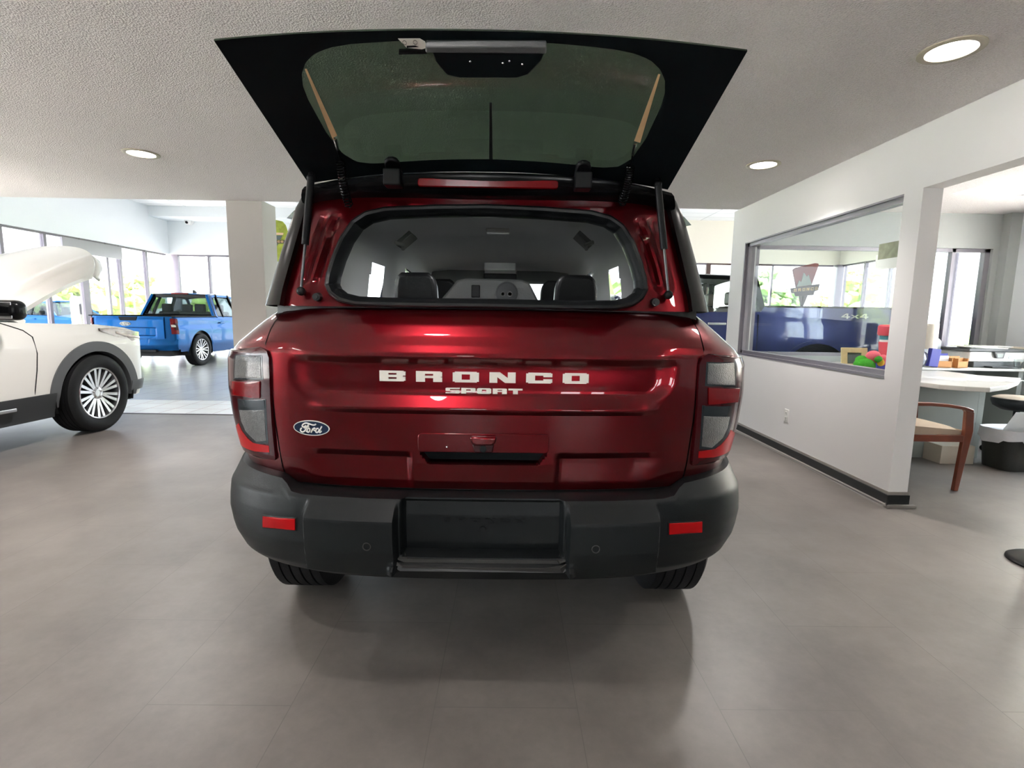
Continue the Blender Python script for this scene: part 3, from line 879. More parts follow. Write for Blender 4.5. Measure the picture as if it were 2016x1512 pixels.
# ---- tail lamps
W_LOW = lambda z: interp(T_W, z)
LP = dict(
    housing=[(457, 684), (516, 685), (528, 692), (532.5, 705), (534, 740), (538, 830), (544.5, 896), (545, 904), (507, 899), (485, 880), (471, 860), (458, 830), (454, 780), (451, 730), (452, 700)],
    upper=[(470, 701), (517, 703), (518, 743), (467, 744)],
    mid=[(459.5, 750), (516, 750), (516, 783), (463, 777)],
    strip=[(473, 785), (524, 786), (526, 803), (479, 801)],
    lower=[(476, 806), (524, 806), (528, 866), (509, 868), (489, 848), (480, 828)],
    band=[(465, 832), (474, 832), (480, 846), (492, 862), (508, 875), (533, 876), (534, 889), (506, 887), (485, 872), (472, 856)],
    upper_rim=[(467, 698), (520, 700), (522, 747), (464, 748)],
    lower_rim=[(472, 784), (527, 785), (532, 872), (508, 873), (486, 852), (477, 832)],
)
for s in (-1, 1):
    hs = rowpatch(MB(), pixpoly(LP['housing'], S_base, lim_low), S_base, -.004, .007, s, 22, 40, W_LOW).build('tail_lamp', MT['lamp_dark'], suv, smooth=45)
    for nm, key, mat, o in (('lens_rim', 'upper_rim', 'lamp_smoke', .0076), ('lens_rim', 'lower_rim', 'lamp_smoke', .0076), ('clear_lens', 'upper', 'lamp_clear', .0086), ('red_lens', 'mid', 'lamp_red', .0105), ('dark_strip', 'strip', 'lamp_smoke', .0092), ('clear_lens', 'lower', 'lamp_clear', .0086), ('light_band', 'band', 'lamp_red_bright', .0080)):
        rowpatch(MB(), pixpoly(LP[key], S_base, lim_low), S_base, .004, o, s, 14, 16, W_LOW).build(nm, MT[mat], hs, smooth=45)

# ---- rear bumper
B_BASE = [(.40, .10), (.43, .075), (.47, .045), (.55, .03), (.64, .028), (.69, .034), (.70, .042), (.76, .075)]
B_W = [(.40, .83), (.45, .872), (.52, .905), (.60, .918), (.68, .912), (.76, .885)]
def S_bump(x, z):
    return interp(B_BASE, z) + SEf(x, interp(B_W, z), .50, 3.2)
def S_bumpd(x, z):
    ax = abs(x)
    m = smooth01(.252, .262, ax) * smooth01(.545 - .25 * max(0, z - .655), .53 - .25 * max(0, z - .655), ax)
    top = interp([(.462, 0), (.478, 1), (.648, 1), (.690, .0)], z)
    y = S_bump(x, z) - .042 * m * top
    # plate recess in the middle
    mc = smooth01(.248, .236, ax)
    y += mc * interp([(.522, 0), (.528, .045), (.682, .045), (.696, .02)], z)
    # stepped skid trim under the recess
    ms = smooth01(.285, .265, ax)
    y -= ms * interp([(.476, 0), (.480, .02), (.500, .022), (.506, .006), (.518, .004), (.522, 0)], z)
    return y
def ztop_b(ax): return interp([(0, .699), (.56, .699), (.60, .704), (.64, .735), (.90, .752)], ax)
def zbot_b(ax): return interp([(0, .43), (.5, .432), (.7, .445), (.9, .475)], ax)
mb = MB()
tx = sorted(set([round(v, 4) for v in lin(0, .60, 60) + lin(.23, .29, 20) + lin(.50, .56, 16)]))
for s in (-1, 1):
    def fn(c, v):
        if c < .6001:
            x = c
        else:
            th0 = math.asin((.60 / .915) ** 1.6); th = th0 + (pi / 2 - th0) * (c - .6) * .999
            x = .915 * sin(th) ** (2 / 3.2)
        lo, hi = zbot_b(x), ztop_b(x)
        z = lo + (hi - lo) * v
        x *= interp(B_W, z) / .915 if c > .6 else 1 - (1 - interp(B_W, z) / .915) * (c / .6) ** 2
        return (s * x, S_bumpd(x, z), z)
    cc = tx + [.6 + v for v in lin(.04, 1, 26)]
    mb.grid(fn, cc, lin(0, 1, 64))
    # side return towards the wheel
    mb.grid(lambda t, v: (s * (interp(B_W, .475 + .277 * v) * .9999), interp(B_BASE, .475 + .277 * v) + .5 * .965 + t * .06, .475 + .277 * v), [0, 1], lin(0, 1, 12))
bump = mb.build('rear_bumper', MT['black_tex'], suv, smooth=28)
# bumper top shelf up to the liftgate
mb = MB()
def shelf(c, k):
    x = c; ax = abs(x); zt = ztop_b(ax)
    xx = min(ax, interp(B_W, zt) * .9996) * (1 if x >= 0 else -1)
    y0 = S_bumpd(xx, zt); 
    xi = xx * (1 - .06 * k * smooth01(.6, .9, ax))
    y1 = max(S_base(min(abs(xi), .845), .72) + .03, y0 + .03)
    return (xi if k else xx, y0 + (y1 - y0) * k, zt + .006 * sin(pi * k) + .004 * k)
mb.grid(shelf, lin(-.885, .885, 120), [0, .12, .3, .6, 1])
mb.build('bumper_shelf', MT['black_tex'], bump, smooth=30)
# satin skid trim
mb = MB()
def skid(pts, o0, o1):
    poly = pts
    for s in (1,):
        mb.prism(poly, lambda u, v, d: (u, S_bumpd(0, v) - d, v), o0, o1)
skid([(-.248, .530), (-.225, .518), (.225, .518), (.248, .530), (.262, .518), (.235, .506), (-.235, .506), (-.262, .518)], .0, .004)
skid([(-.262, .512), (-.235, .500), (.235, .500), (.262, .512), (.282, .504), (.245, .484), (-.245, .484), (-.282, .504)], .001, .006)
mb.build('skid_trim', MT['skid'], bump, smooth=0, bevel=.002)
each_letter('BRONCO', .032, .013, .014, lambda u, v, d: (u, S_bumpd(0, .62) - d, .618 + v), 0, .0025, MT['black_tex'], bump, 'embossed black letter')
MB().lathe([(.010, 0), (.009, .004), (0, .004)], Matrix.Translation((0, S_bumpd(0, .6), .595)) @ Matrix.Rotation(radians(90), 4, 'X')).build('plate_screw', MT['black_tex'], bump)
for s in (-1, 1):
    rp = pixpoly([(519, 1016), (582, 1021), (582, 1043), (519, 1037)], S_bump)
    rowpatch(MB(), [(a + (-.004 if i in (1, 2) else .004), b + (.004 if i < 2 else -.004)) for i, (a, b) in enumerate(rp)], S_bump, -.004, .0015, s, 8, 6).build('reflector_bezel', MT['black_tex'], bump, smooth=30)
    rowpatch(MB(), rp, S_bump, -.004, .004, s, 8, 6).build('reflector', MT['lamp_red_bright'], bump, smooth=30)
    sx, sz = pixc(722, 1076, S_bumpd)
    n = Matrix.Translation((s * abs(sx), S_bumpd(abs(sx), sz), sz)) @ Matrix.Rotation(radians(90), 4, 'X')
    MB().lathe([(.0125, -.002), (.0125, .0022), (.0102, .0022), (.0102, -.002)], n, close=True).build('parking_sensor', MT['skid'], bump)
# underside
MB().box(-.62, .62, .14, 4.2, .47, .62).box(-.50, .50, 1.3, 4.0, .26, .47).build('underbody', MT['rubber'], suv, smooth=0)
MB().cyl((-.45, .42, .43), (.45, .42, .43), .07).build('muffler', MT['dark_wheel'], suv)

# ---- wheels
def wheel(parent, x, y, z, R, wd, side, rim_r, spokes, steer=0, double=True, mat='silver', tread=True):
    base = Matrix.Translation((x, y, z)) @ Matrix.Rotation(steer, 4, 'Z') @ Matrix.Rotation(radians(90) * side, 4, 'Y')
    # local z of the lathe points outwards
    h = wd / 2
    pr = [(rim_r + .004, -h * .8), (rim_r + .02, -h * .95), (R - .05, -h), (R - .018, -h * .93)]
    if tread:
        for i in range(5):
            a = -h * .85 + i * h * 1.7 / 5; b = a + h * 1.7 / 5
            pr += [(R - .001 if i in (0, 4) else R, a + .004), (R - .001 if i in (0, 4) else R, b - .004), (R - .008, b - .003), (R - .008, b + .003)]
        pr = pr[:-2]
    else:
        pr += [(R, -h * .7), (R, h * .7)]
    pr += [(R - .018, h * .93), (R - .05, h), (rim_r + .03, h * .97), (rim_r + .006, h * .85)]
    t = MB().lathe(pr, base, 64, cap=False).build('tyre', MT['tyre'], parent, smooth=40)
    rm = MB()
    rm.lathe([(rim_r + .006, h * .86), (rim_r, h * .90), (rim_r - .012, h * .86), (rim_r - .016, h * .6), (rim_r - .02, -h * .75)], base, 64, cap=False)
    for i in range(spokes):
        a = 2 * pi * i / spokes
        for dd in ((-.5, .5) if double else (0,)):
            aw = .22 * 2 * pi / spokes * dd
            r0, r1 = rim_r * .16, rim_r - .012
            w0, w1 = rim_r * (.042 if double else .12), rim_r * (.058 if double else .2)
            a1 = a + aw * 1.9
            p0 = (r0 * cos(a + aw), r0 * sin(a + aw)); p1 = (r1 * cos(a1), r1 * sin(a1))
            d = Vector((p1[0] - p0[0], p1[1] - p0[1])).normalized(); nn = Vector((-d.y, d.x))
            poly = [(p0[0] + nn.x * w0, p0[1] + nn.y * w0), (p0[0] - nn.x * w0, p0[1] - nn.y * w0), (p1[0] - nn.x * w1, p1[1] - nn.y * w1), (p1[0] + nn.x * w1, p1[1] + nn.y * w1)]
            k = len(rm.v)
            for lo in (0, 1):
                for i2, q in enumerate(poly):
                    hz = (h * .62 if i2 < 2 else h * .80) - (.03 if lo else 0)
                    rm.v.append(base @ Vector((q[0], q[1], hz)))
            rm.f += [(k, k + 1, k + 2, k + 3), (k + 7, k + 6, k + 5, k + 4)] + [(k + j, k + (j + 1) % 4, k + 4 + (j + 1) % 4, k + 4 + j) for j in range(4)]
    rm.lathe([(rim_r * .28, h * .45), (rim_r * .27, h * .62), (rim_r * .14, h * .68), (rim_r * .13, h * .64), (0, h * .64)], base, 32, cap=False)
    r = rm.build('rim', MT[mat], t, smooth=30)
    for i in range(5):
        a = 2 * pi * (i + .5) / 5
        q = base @ Vector((rim_r * .2 * cos(a), rim_r * .2 * sin(a), h * .66))
        MB().ball(q, .011, nu=12, nv=8).build('lug_nut', MT['chrome'], t)
    MB().lathe([(rim_r - .022, -h * .2), (rim_r * .75, -h * .1), (0, -h * .1)], base, 40, cap=False).build('brake_disc', MT['dark_wheel'], t)
    return t
for s in (-1, 1):
    wheel(suv, s * .800, AX_R, .358, .358, .235, s, .225, 5, double=False, mat='dark_wheel')
    wheel(suv, s * .800, AX_F, .358, .358, .235, s, .225, 5, double=False, mat='dark_wheel')
    # wheel wells
    for a in (AX_R, AX_F):
        MB().grid(lambda t, x: (s * x, a + (RARCH + .005) * cos(t), max(.50, .36 + (RARCH + .005) * sin(t))), lin(.3, pi - .3, 24), [.55, .91]).build('wheel_well', MT['rubber'], suv)

# ---- upper frame round the rear opening
OUT = [(-.668, 1.272), (.668, 1.272), (.664, 1.32), (.605, 1.635), (-.605, 1.635), (-.664, 1.32)]
seal_px = [(957, 403), (860, 404), (760, 408), (720, 417), (694, 434), (672, 466), (655, 505), (644, 540), (641, 562), (650, 580), (668, 594), (700, 602), (760, 604.5), (860, 606), (957, 607)]
SO = [(max(0, a), b) for a, b in pixpoly(seal_px, S_green)]
SO[0] = (0, SO[0][1]); SO[-1] = (0, SO[-1][1])
seal_out = SO + [(-a, b) for a, b in reversed(SO[1:-1])]
CZ = 1.445
def ray_poly(poly, ang, c=(0, CZ)):
    dx, dz = cos(ang), sin(ang); best = 9
    for i in range(len(poly)):
        (xa, za), (xb, zb) = poly[i], poly[(i + 1) % len(poly)]
        ex, ez = xb - xa, zb - za
        den = dx * ez - dz * ex
        if abs(den) < 1e-9: continue
        t = ((xa - c[0]) * ez - (za - c[1]) * ex) / den
        q = ((xa - c[0]) * dz - (za - c[1]) * dx) / den
        if t > 0 and -1e-6 <= q <= 1 + 1e-6: best = min(best, t)
    return c[0] + dx * best, c[1] + dz * best
NA = 240
angs = [2 * pi * i / NA for i in range(NA)]
# denser towards the sides where the opening is far away
angs = [atan2(sin(a) * .34, cos(a)) for a in angs]
mb = MB()
def ring(a, k):
    xo, zo = ray_poly(OUT, angs[int(a)]); xi, zi = ray_poly(seal_out, angs[int(a)])
    x, z = xi + (xo - xi) * k, zi + (zo - zi) * k
    return (x, S_frame(x, z), z)
mb.grid(ring, list(range(NA)), lin(0, 1, 16), closeu=True)
mb.grid(lambda a, k: (ring(a, 0)[0], ring(a, 0)[1] + k, ring(a, 0)[2]), list(range(NA)), [0, .05], closeu=True)
frame = mb.build('window_frame', MT['red'], suv, smooth=35)
# rubber seal
mb = MB()
seal_prof = [(0, .01), (0, -.012), (.006, -.018), (.014, -.016), (.018, -.006), (.024, .004), (.03, .012), (.03, .05)]
def sealp(a, k):
    x, z = ray_poly(seal_out, angs[int(a)])
    g, o = seal_prof[int(k)]
    L = sqrt(x * x + (z - CZ) ** 2)
    # inward in the x-z plane, roughly normal to the outline
    x2, z2 = ray_poly(seal_out, angs[int(a) - 1]); x3, z3 = ray_poly(seal_out, angs[(int(a) + 1) % NA])
    tx_, tz_ = x3 - x2, z3 - z2; l = sqrt(tx_ * tx_ + tz_ * tz_) + 1e-9
    nx, nz = -tz_ / l, tx_ / l
    return (x + nx * g, S_green(x, z) + o, z + nz * g)
mb.grid(sealp, list(range(NA)), list(range(len(seal_prof))), closeu=True)
mb.build('window_seal', MT['seal'], suv, smooth=50)
# gloss black corner pillars
zsp = lin(1.270, 1.665, 26)
for s in (-1, 1):
    mb = MB(); rows = []
    for z in zsp:
        xi = interp([(1.27, .655), (1.32, .652), (1.635, .594), (1.67, .575)], z)
        w = interp(G_W, z)
        ta = math.asin((min(.999, xi / w)) ** 2.25)
        r = []
        p = onsurf(S_green, xi, z, 0); r.append((s * p.x, p.y + .02, p.z))
        for th in lin(ta, pi / 2 * .97, 12):
            x = w * sin(th) ** (2 / 4.5)
            q = onsurf(S_green, x, z, .012); r.append((s * q.x, q.y, q.z))
        for yy in (.75, .95):
            r.append((s * (w + .012), yy + (z - 1.27) * .2, z))
        rows.append(r)
    k = len(mb.v); nx = len(rows[0])
    for r in rows: mb.v += [Vector(p) for p in r]
    for j in range(len(rows) - 1):
        for i in range(nx - 1):
            mb.f.append((k + j * nx + i, k + j * nx + i + 1, k + (j + 1) * nx + i + 1, k + (j + 1) * nx + i))
    mb.build('corner_pillar', MT['black_gloss'], suv, smooth=40)
# shoulder closing strip at belt height (black quarter glass base)
# ---- roof, header face, brake lamp
def roof_z(y): return interp([(.20, 1.690), (.6, 1.74), (1.2, 1.775), (2.0, 1.775), (2.7, 1.70), (2.95, 1.63)], y)
def roof_w(y): return interp([(.20, .575), (.5, .61), (1.2, .64), (2.4, .63), (2.95, .60)], y)
mb = MB()
def roofp(y, u):
    return (u * roof_w(y), y + .05 * u * u * (1 if y < .5 else 0), roof_z(y) - (.05 - .018 * smooth01(.6, .3, y)) * abs(u) ** 3.5 - .006 * u * u)
mb.grid(roofp, lin(.235, 2.95, 30), lin(-1, 1, 30))
for s in (-1, 1):
    # cant rail between roof and side glass
    mb.grid(lambda y, k: (s * (roof_w(y) + (.075 + .03 * (y < .8)) * k ** .8), y + .05 * (1 if y < .5 else 0) * (1 - k), roof_z(y) - .056 - .085 * k ** 1.4), lin(.40, 2.95, 30), lin(0, 1, 6))
roof = mb.build('roof', MT['black_gloss'], suv, smooth=40)
# face under the glass hinge
mb = MB()
HZ = [1.692, 1.686, 1.672, 1.655, 1.640, 1.628]
HY = [.240, .226, .226, .240, .262, .300]
mb.grid(lambda u, k: (u * interp([(0, .585), (5, .628)], k), HY[int(k)] + .06 * u * u, HZ[int(k)] - .032 * abs(u) ** 4 * (1 - k / 8) - .004 * u * u), lin(-1, 1, 40), list(range(6)))
mb.build('roof_spoiler', MT['black_gloss'], suv, smooth=50)
def hdr(u, z): return .228 + .06 * (u / .6) ** 2 + max(0, 1.655 - z) * .7
lampo = [(a, b) for a, b in rrect(-.220, .220, 1.6495, 1.6745, .008)]
MB().prism(lampo, lambda u, v, d: (u, hdr(u, v) - d, v - .012 * (u / .6) ** 2), -.004, .006).build('brake_lamp', MT['lamp_red'], suv, smooth=45, bevel=.003)

# ---- swung-up rear glass
HP, HDZ = Vector((0, .262, 1.690)), Vector((0, -.425, .200))     # hinge line and direction to the tip
GN = Vector((0, HDZ.z, -HDZ.y)).normalized()                       # upward normal
def glass_pt(x, v, off=0):
    w = .580 + (.612 - .580) * v
    u = x / w
    p = HP + HDZ * v + Vector((x, 0, 0))
    p += GN * (.020 - .046 * abs(u) ** 2.2 + off) + Vector((0, .035 * u * u * (1 - v), 0))
    return p
def pix_glass(px, py):
    d = ray(px, py); o = CPOS - Vector((RX0, RY0, 0))
    n = GN; t = (HP + GN * .004 - o).dot(n) / d.dot(n)
    q = o + d * t
    return q.x, (q - HP).dot(HDZ) / HDZ.length_squared
def gw(v): return .580 + .032 * v
mb = MB()
us, vs = lin(-1, 1, 40), lin(0, 1, 16)
mb.grid(lambda u, v: glass_pt(u * gw(v), v, .002), us, vs).grid(lambda u, v: glass_pt(u * gw(v), v, -.002), us, vs)
for v in (0, 1):
    mb.grid(lambda u, k: glass_pt(u * gw(v), v, k), us, [-.002, .002])
for u in (-1, 1):
    mb.grid(lambda v, k: glass_pt(u * gw(v), v, k), vs, [-.002, .002])
glass = mb.build('rear_glass', MT['tint'], suv, smooth=40)
# black printed border: ring between glass outline and clear area
clear_px = [(952, 87), (800, 86), (690, 88), (650, 92), (620, 101), (602, 116), (594, 136), (596, 160), (606, 186), (640, 250), (672, 293), (700, 312), (735, 319), (952, 320)]
CL = [pix_glass(a, b) for a, b in clear_px]
xc0 = CL[0][0]
CLh = [(max(0.0, -(x)), v) for x, v in CL]
CLh[0] = (0, CLh[0][1]); CLh[-1] = (0, CLh[-1][1])
clear = CLh + [(-a, b) for a, b in reversed(CLh[1:-1])]
outl = [(-.580, 0), (.580, 0), (.612, 1), (-.612, 1)]
cvm = (CLh[0][1] + CLh[-1][1]) / 2
gangs = [atan2(sin(2 * pi * i / 200) * .55, cos(2 * pi * i / 200)) for i in range(200)]
for extra in (atan2(1 - cvm, .612), atan2(-cvm, .58)):
    for a in (extra, pi - extra):
        j = min(range(200), key=lambda i: abs((gangs[i] - a + pi) % (2 * pi) - pi)); gangs[j] = a
def rp2(poly, a):
    return ray_poly(poly, a, (0, cvm))
mb = MB()
def fr_(a, k):
    xo, vo = rp2(outl, gangs[int(a)]); xi, vi = rp2(clear, gangs[int(a)])
    return glass_pt(xi + (xo - xi) * k * .999, vi + (vo - vi) * k * .999, -.0032)
mb.grid(fr_, list(range(200)), lin(0, 1, 14), closeu=True)
mb.build('glass_border', MT['frit'], glass, smooth=40)
def gpoly(px_pts): return [pix_glass(a, b) for a, b in px_pts]
gl_fn = lambda x, v, d: glass_pt(x, v, -.0035 - d)
MB().prism(gpoly([(850, 97), (1073, 97), (1066, 116), (1040, 144), (1018, 151), (905, 151), (880, 145), (858, 118)]), gl_fn, 0, .018).build('latch_housing', MT['frit'], glass, smooth=30, bevel=.004)
MB().prism(gpoly([(838, 84), (1076, 84), (1076, 100), (838, 98)]), gl_fn, 0, .022).build('latch_handle', MT['interior'], glass, smooth=30, bevel=.004)
lat = MB()
for q in ((926, 116), (990, 119), (1003, 115), (1028, 121)):
    x, v = pix_glass(*q); lat.ball(glass_pt(x, v, -.0235), .003)
lat.build('latch_screws', MT['chrome'], glass)
stk = MB().prism(gpoly([(783, 81), (826, 82), (836, 88), (840, 100), (830, 103), (800, 99)]), gl_fn, 0, .001).build('sticker', MT['badge_white'], glass, smooth=0, props={'label': 'small white warning sticker'})
sk = MB()
for q in ((796, 89), (817, 89)):
    x, v = pix_glass(*q)
    for i in range(20):
        a, b = 2 * pi * i / 20, 2 * pi * (i + 1) / 20
        sk.bar(gl_fn(x + .0045 * cos(a), v + .011 * sin(a), .0012), gl_fn(x + .0045 * cos(b), v + .011 * sin(b), .0012), .001, .0006, (0, 0, 1))
sk.prism(gpoly([(800, 95), (817, 95), (824, 98), (800, 99)]), gl_fn, .001, .0016)
sk.build('sticker_print', MT['dark_plastic'], stk, smooth=0)
MB().prism(gpoly([(785, 101), (840, 104), (840, 109), (785, 109)]), gl_fn, 0, .006).build('sticker_clip', MT['dark_plastic'], glass, smooth=0)
MB().prism(gpoly([(963.5, 209), (968, 209), (970, 318), (963, 318)]), gl_fn, 0, .004).build('wire_cover', MT['dark_plastic'], glass, smooth=0)
for px_l in ([(600, 128), (604, 128), (662, 258), (652, 262)], [(1296, 139), (1300, 139), (1262, 271), (1250, 269)]):
    bus = MB().prism(gpoly(px_l), gl_fn, -.0002, .0012).build('defroster_busbar', MT['busbar'], glass, smooth=0)
for s, top, mid, tip in ((-1, (657, 262), (668, 300), (690, 410)), (1, (1252, 272), (1243, 312), (1222, 405))):
    xa, va = pix_glass(*top); xb, vb = pix_glass(*mid)
    A = glass_pt(xa, va, -.006); B = glass_pt(xb, max(vb, .06), -.012)
    xz = pixc(tip[0], tip[1], S_frame); Cc = Vector((xz[0], S_frame(*xz) - .008, xz[1]))
    cab = MB().cyl(A + Vector((0, 0, 0)), A + (B - A) * .5, .006, .0045, 10)
    term = cab.build('cable_terminal', MT['chrome'], glass)
    pts = [A + (B - A) * t for t in lin(.3, 1, 5)]
    d = (Cc - B); L = d.length; d.normalize()
    sxv = d.orthogonal().normalized(); syv = d.cross(sxv)
    N = 17; hel = []
    for i in range(N * 12 + 1):
        t = i / (N * 12)
        a = 2 * pi * N * t
        amp = .0125 * smooth01(0, .05, t) * smooth01(1, .95, t)
        hel.append(B + d * (L * t) + (sxv * cos(a) + syv * sin(a)) * amp + Vector((0, -.02 * sin(pi * t), 0)))
    MB().tube(pts + hel[1:], .0022, 6).build('coiled_cable', MT['black_gloss'], suv)
    # hinge with its cover
    hx = (-.296 if s < 0 else .296)
    hp = [(hx - .024, -.04), (hx + .024, -.04), (hx + .024, .12), (hx + .018, .155), (hx + .006, .17), (hx - .008, .17), (hx - .02, .15), (hx - .024, .12)]
    MB().prism([(a, b) for a, b in hp], lambda x, v, dd: glass_pt(x, v, -.004 - dd), 0, .016).build('hinge_cover', MT['dark_plastic'], glass, smooth=30, bevel=.005)
    MB().box(hx - .026, hx + .026, .205, .26, 1.645, 1.695).build('hinge', MT['dark_plastic'], suv, smooth=0, bevel=.004)
    # gas strut
    lo_px, up_px, mid_px = ((598, 574), (609, 322), (603, 465)) if s < 0 else ((1312, 581), (1298, 336), (1306, 474))
    xl_, zl_ = pixc(lo_px[0], lo_px[1], S_frame); P0 = Vector((xl_, S_frame(xl_, zl_) - .022, zl_))
    xu, vu = pix_glass(*up_px); P1 = glass_pt(xu, vu, -.02)
    st = MB().cyl(P0 + (P1 - P0) * .415, P1, .0112, n=16).build('gas_strut', MT['dark_plastic'], suv)
    MB().cyl(P0, P0 + (P1 - P0) * .43, .0042, n=12).build('piston_rod', MT['steel'], st)
    MB().ball(P0, .014).cyl(P0, P0 + Vector((0, .03, 0)), .009).build('ball_joint', MT['dark_plastic'], st)
    MB().ball(P1, .013).cyl(P1, P1 + GN * .02, .010).build('ball_joint', MT['dark_plastic'], st)
    bx_, bz_ = pixc(627, 585, S_frame); bx_ = abs(bx_) * s
    MB().cyl((bx_, S_frame(bx_, bz_), bz_), (bx_, S_frame(bx_, bz_) - .02, bz_), .014, .012).cyl((bx_, S_frame(bx_, bz_) - .02, bz_), (bx_, S_frame(bx_, bz_) - .024, bz_), .006).build('rubber_stop', MT['rubber'], frame)

# ---- cabin: liner, side glass, seats
def lin_w(y): return interp([(.3, .56), (.6, .60), (2.4, .60), (3.0, .57)], y)
def lin_top(y): return interp([(.3, 1.625), (.5, 1.665), (.9, 1.690), (1.6, 1.700), (2.2, 1.672), (2.7, 1.64), (2.95, 1.60)], y)
WIN = [(1.14, 1.50), (2.05, 2.86)]              # side windows, y ranges
WIN_OUT = [(1.10, 1.90), (2.05, 2.92)]        # matching openings in the outer skin
def in_win(y, z, top=1.57, win=None):
    if not 1.20 < z < top: return False
    for i, (a, b) in enumerate(win or WIN):
        sh = (z - 1.2) * .35 if i == 0 else 0
        if a + sh < y < b: return True
    return False
ysl = sorted(set([round(v, 3) for v in lin(.32, 2.95, 90)]))
tz = lin(0, 1, 60)
def liner_pt(y, t):
    # t: 0 at left sill -> 1 at right sill
    w = lin_w(y); top = lin_top(y) + .012 * cos((t - .5) * 2 * pi) * 0
    s = -1 if t < .5 else 1
    k = abs(t - .5) * 2                      # 0 centre .. 1 sill
    if k < .5:
        a = k / .5
        x = w * .86 * a; z = top - .035 * a ** 3
    elif k < .66:
        a = (k - .5) / .16 * pi / 2
        x = w * (.86 + .14 * sin(a)) + .02 * sin(a); z = top - .035 - .085 * (1 - cos(a))
    else:
        a = (k - .66) / .34
        x = w + .02 + .07 * a; z = top - .12 - (top - .12 - .95) * a
    return (s * x, y, z)
def skip_l(y, t):
    p = liner_pt(y, t); return in_win(y, p[2], 1.535) and abs(p[0]) > .5
mb = MB().grid(liner_pt, ysl, tz, skip=skip_l)
liner = mb.build('headliner', MT['liner'], suv, smooth=60)
# outer side of the cabin with the same openings, and panes
for s in (-1, 1):
    f = lambda y, z: (s * interp([(1.19, .795), (1.62, .69)], z), y, z)
    MB().grid(f, lin(.72, 2.95, 90), lin(1.19, 1.645, 24), skip=lambda y, z: in_win(y, z, 1.57, WIN_OUT)).build('side_pillar', MT['black_gloss'], suv, smooth=30)
    for a, b in WIN_OUT:
        MB().grid(lambda y, z: (s * (interp([(1.19, .795), (1.62, .69)], z) - .004), y, z), [a, b + .1 if a < 1.5 else b], [1.19, 1.55]).build('side_window', MT['clear'], suv, smooth=0)
MB().grid(lambda u, k: (u * (.60 + .12 * k), 2.93 + .62 * k, 1.64 - .46 * k), lin(-1, 1, 6), lin(0, 1, 4)).build('windshield', MT['clear'], suv, smooth=40)
MB().box(-.74, .74, 2.75, 3.5, .9, 1.14).build('dashboard', MT['interior'], suv, smooth=0, bevel=.03)
MT['carpet'] = pm('grey_cabin_carpet', srgb(200, 200, 200), .95, var=.1)
MB().box(-.72, .72, .3, 2.9, .55, .62).build('cabin_floor', MT['carpet'], suv, smooth=0)
def seat(x, y, w, hz, hr_z, hw, nm='rear_seat', back=True):
    sb = MB().mbox(Matrix.Translation((x, y + .02, .95)) @ Matrix.Rotation(radians(-14), 4, 'X'), w, .14, .72).build(nm, MT['leather'], suv, smooth=40, bevel=.05, seg=4)
    MB().box(x - w / 2, x + w / 2, y + .02, y + .5, .60, .74).build('seat_cushion', MT['leather'], sb, smooth=40, bevel=.04, seg=3)
    pl_ = [(-hw * .82, 0), (hw * .82, 0), (hw, .05), (hw * .97, .13), (hw * .86, .18), (hw * .6, .20), (-hw * .6, .20), (-hw * .86, .18), (-hw * .97, .13), (-hw, .05)]
    MB().prism(pl_, lambda u, v, d: (x + u, y + d - .03 - v * .2, hr_z + v), 0, .09).build('headrest', MT['leather'], sb, smooth=40, bevel=.025, seg=3)
    MB().cyl((x - .07, y + .02, hr_z - .1), (x - .07, y, hr_z + .05), .007).cyl((x + .07, y + .02, hr_z - .1), (x + .07, y, hr_z + .05), .007).build('headrest_post', MT['chrome'], sb)
for s in (-1, 1):
    seat(s * .435, 1.42, .52, 0, 1.275, .118)
    seat(s * .415, 2.25, .50, 0, 1.30, .125, 'front_seat')
# sun visors, mirror, grab handles, dome lamp, latch console
for s in (-1, 1):
    MB().mbox(Matrix.Translation((s * .335, 2.70, 1.555)) @ Matrix.Rotation(radians(-58), 4, 'X'), .42, .022, .19).build('sun_visor', MT['visor'], suv, smooth=40, bevel=.01)
    p = at_y(800 if s < 0 else 1148, 474, 2.55); x = p.x - RX0; z = p.z
    m_ = MB()
    m_.tube([(x - s * -.035, 1.00, z - .02), (x + s * .0, 1.02, z - .03), (x + s * .02, 1.12, z - .035), (x + s * .03, 1.2, z - .02)], .010, 8)
    m_.mbox(Matrix.Translation((s * (abs(x)), 1.10, z + .0)) @ Matrix.Rotation(s * radians(40), 4, 'Y'), .09, .16, .02)
    m_.build('grab_handle', MT['visor'], suv, smooth=40, bevel=.004)
MB().box(-.12, .12, 2.55, 2.72, 1.595, 1.66).build('overhead_console', MT['liner'], suv, smooth=40, bevel=.01)
MB().box(-.13, .13, 2.66, 2.70, 1.50, 1.58).build('mirror', MT['dark_plastic'], suv, smooth=40, bevel=.01)
p = at_y(980, 493, 2.75)
MB().box(p.x - RX0 - .06, p.x - RX0 + .06, 1.27, 1.33, lin_top(1.3) - .022, lin_top(1.3)).build('dome_lamp', MT['white_plastic'], suv, smooth=0, bevel=.005)
dl_d = bpy.data.lights.new('cabin_fill_light', 'SPOT'); dl_d.energy = 5; dl_d.spot_size = radians(172); dl_d.spot_blend = 1; dl_d.shadow_soft_size = .05  # added fill light for the cabin; the dome lamp itself is unlit
dl_o = bpy.data.objects.new('cabin_fill_light', dl_d); COL.objects.link(dl_o); dl_o.parent = suv; dl_o.location = (p.x - RX0, 1.30, lin_top(1.3) - .035)
YC_ = .36
def conp(px, py):
    p = at_y(px, py, RY0 + YC_); return (p.x - RX0, p.z)
con = [conp(a, b) for a, b in ((862, 596), (900, 551), (918, 547), (1028, 550), (1042, 556), (1062, 596))]
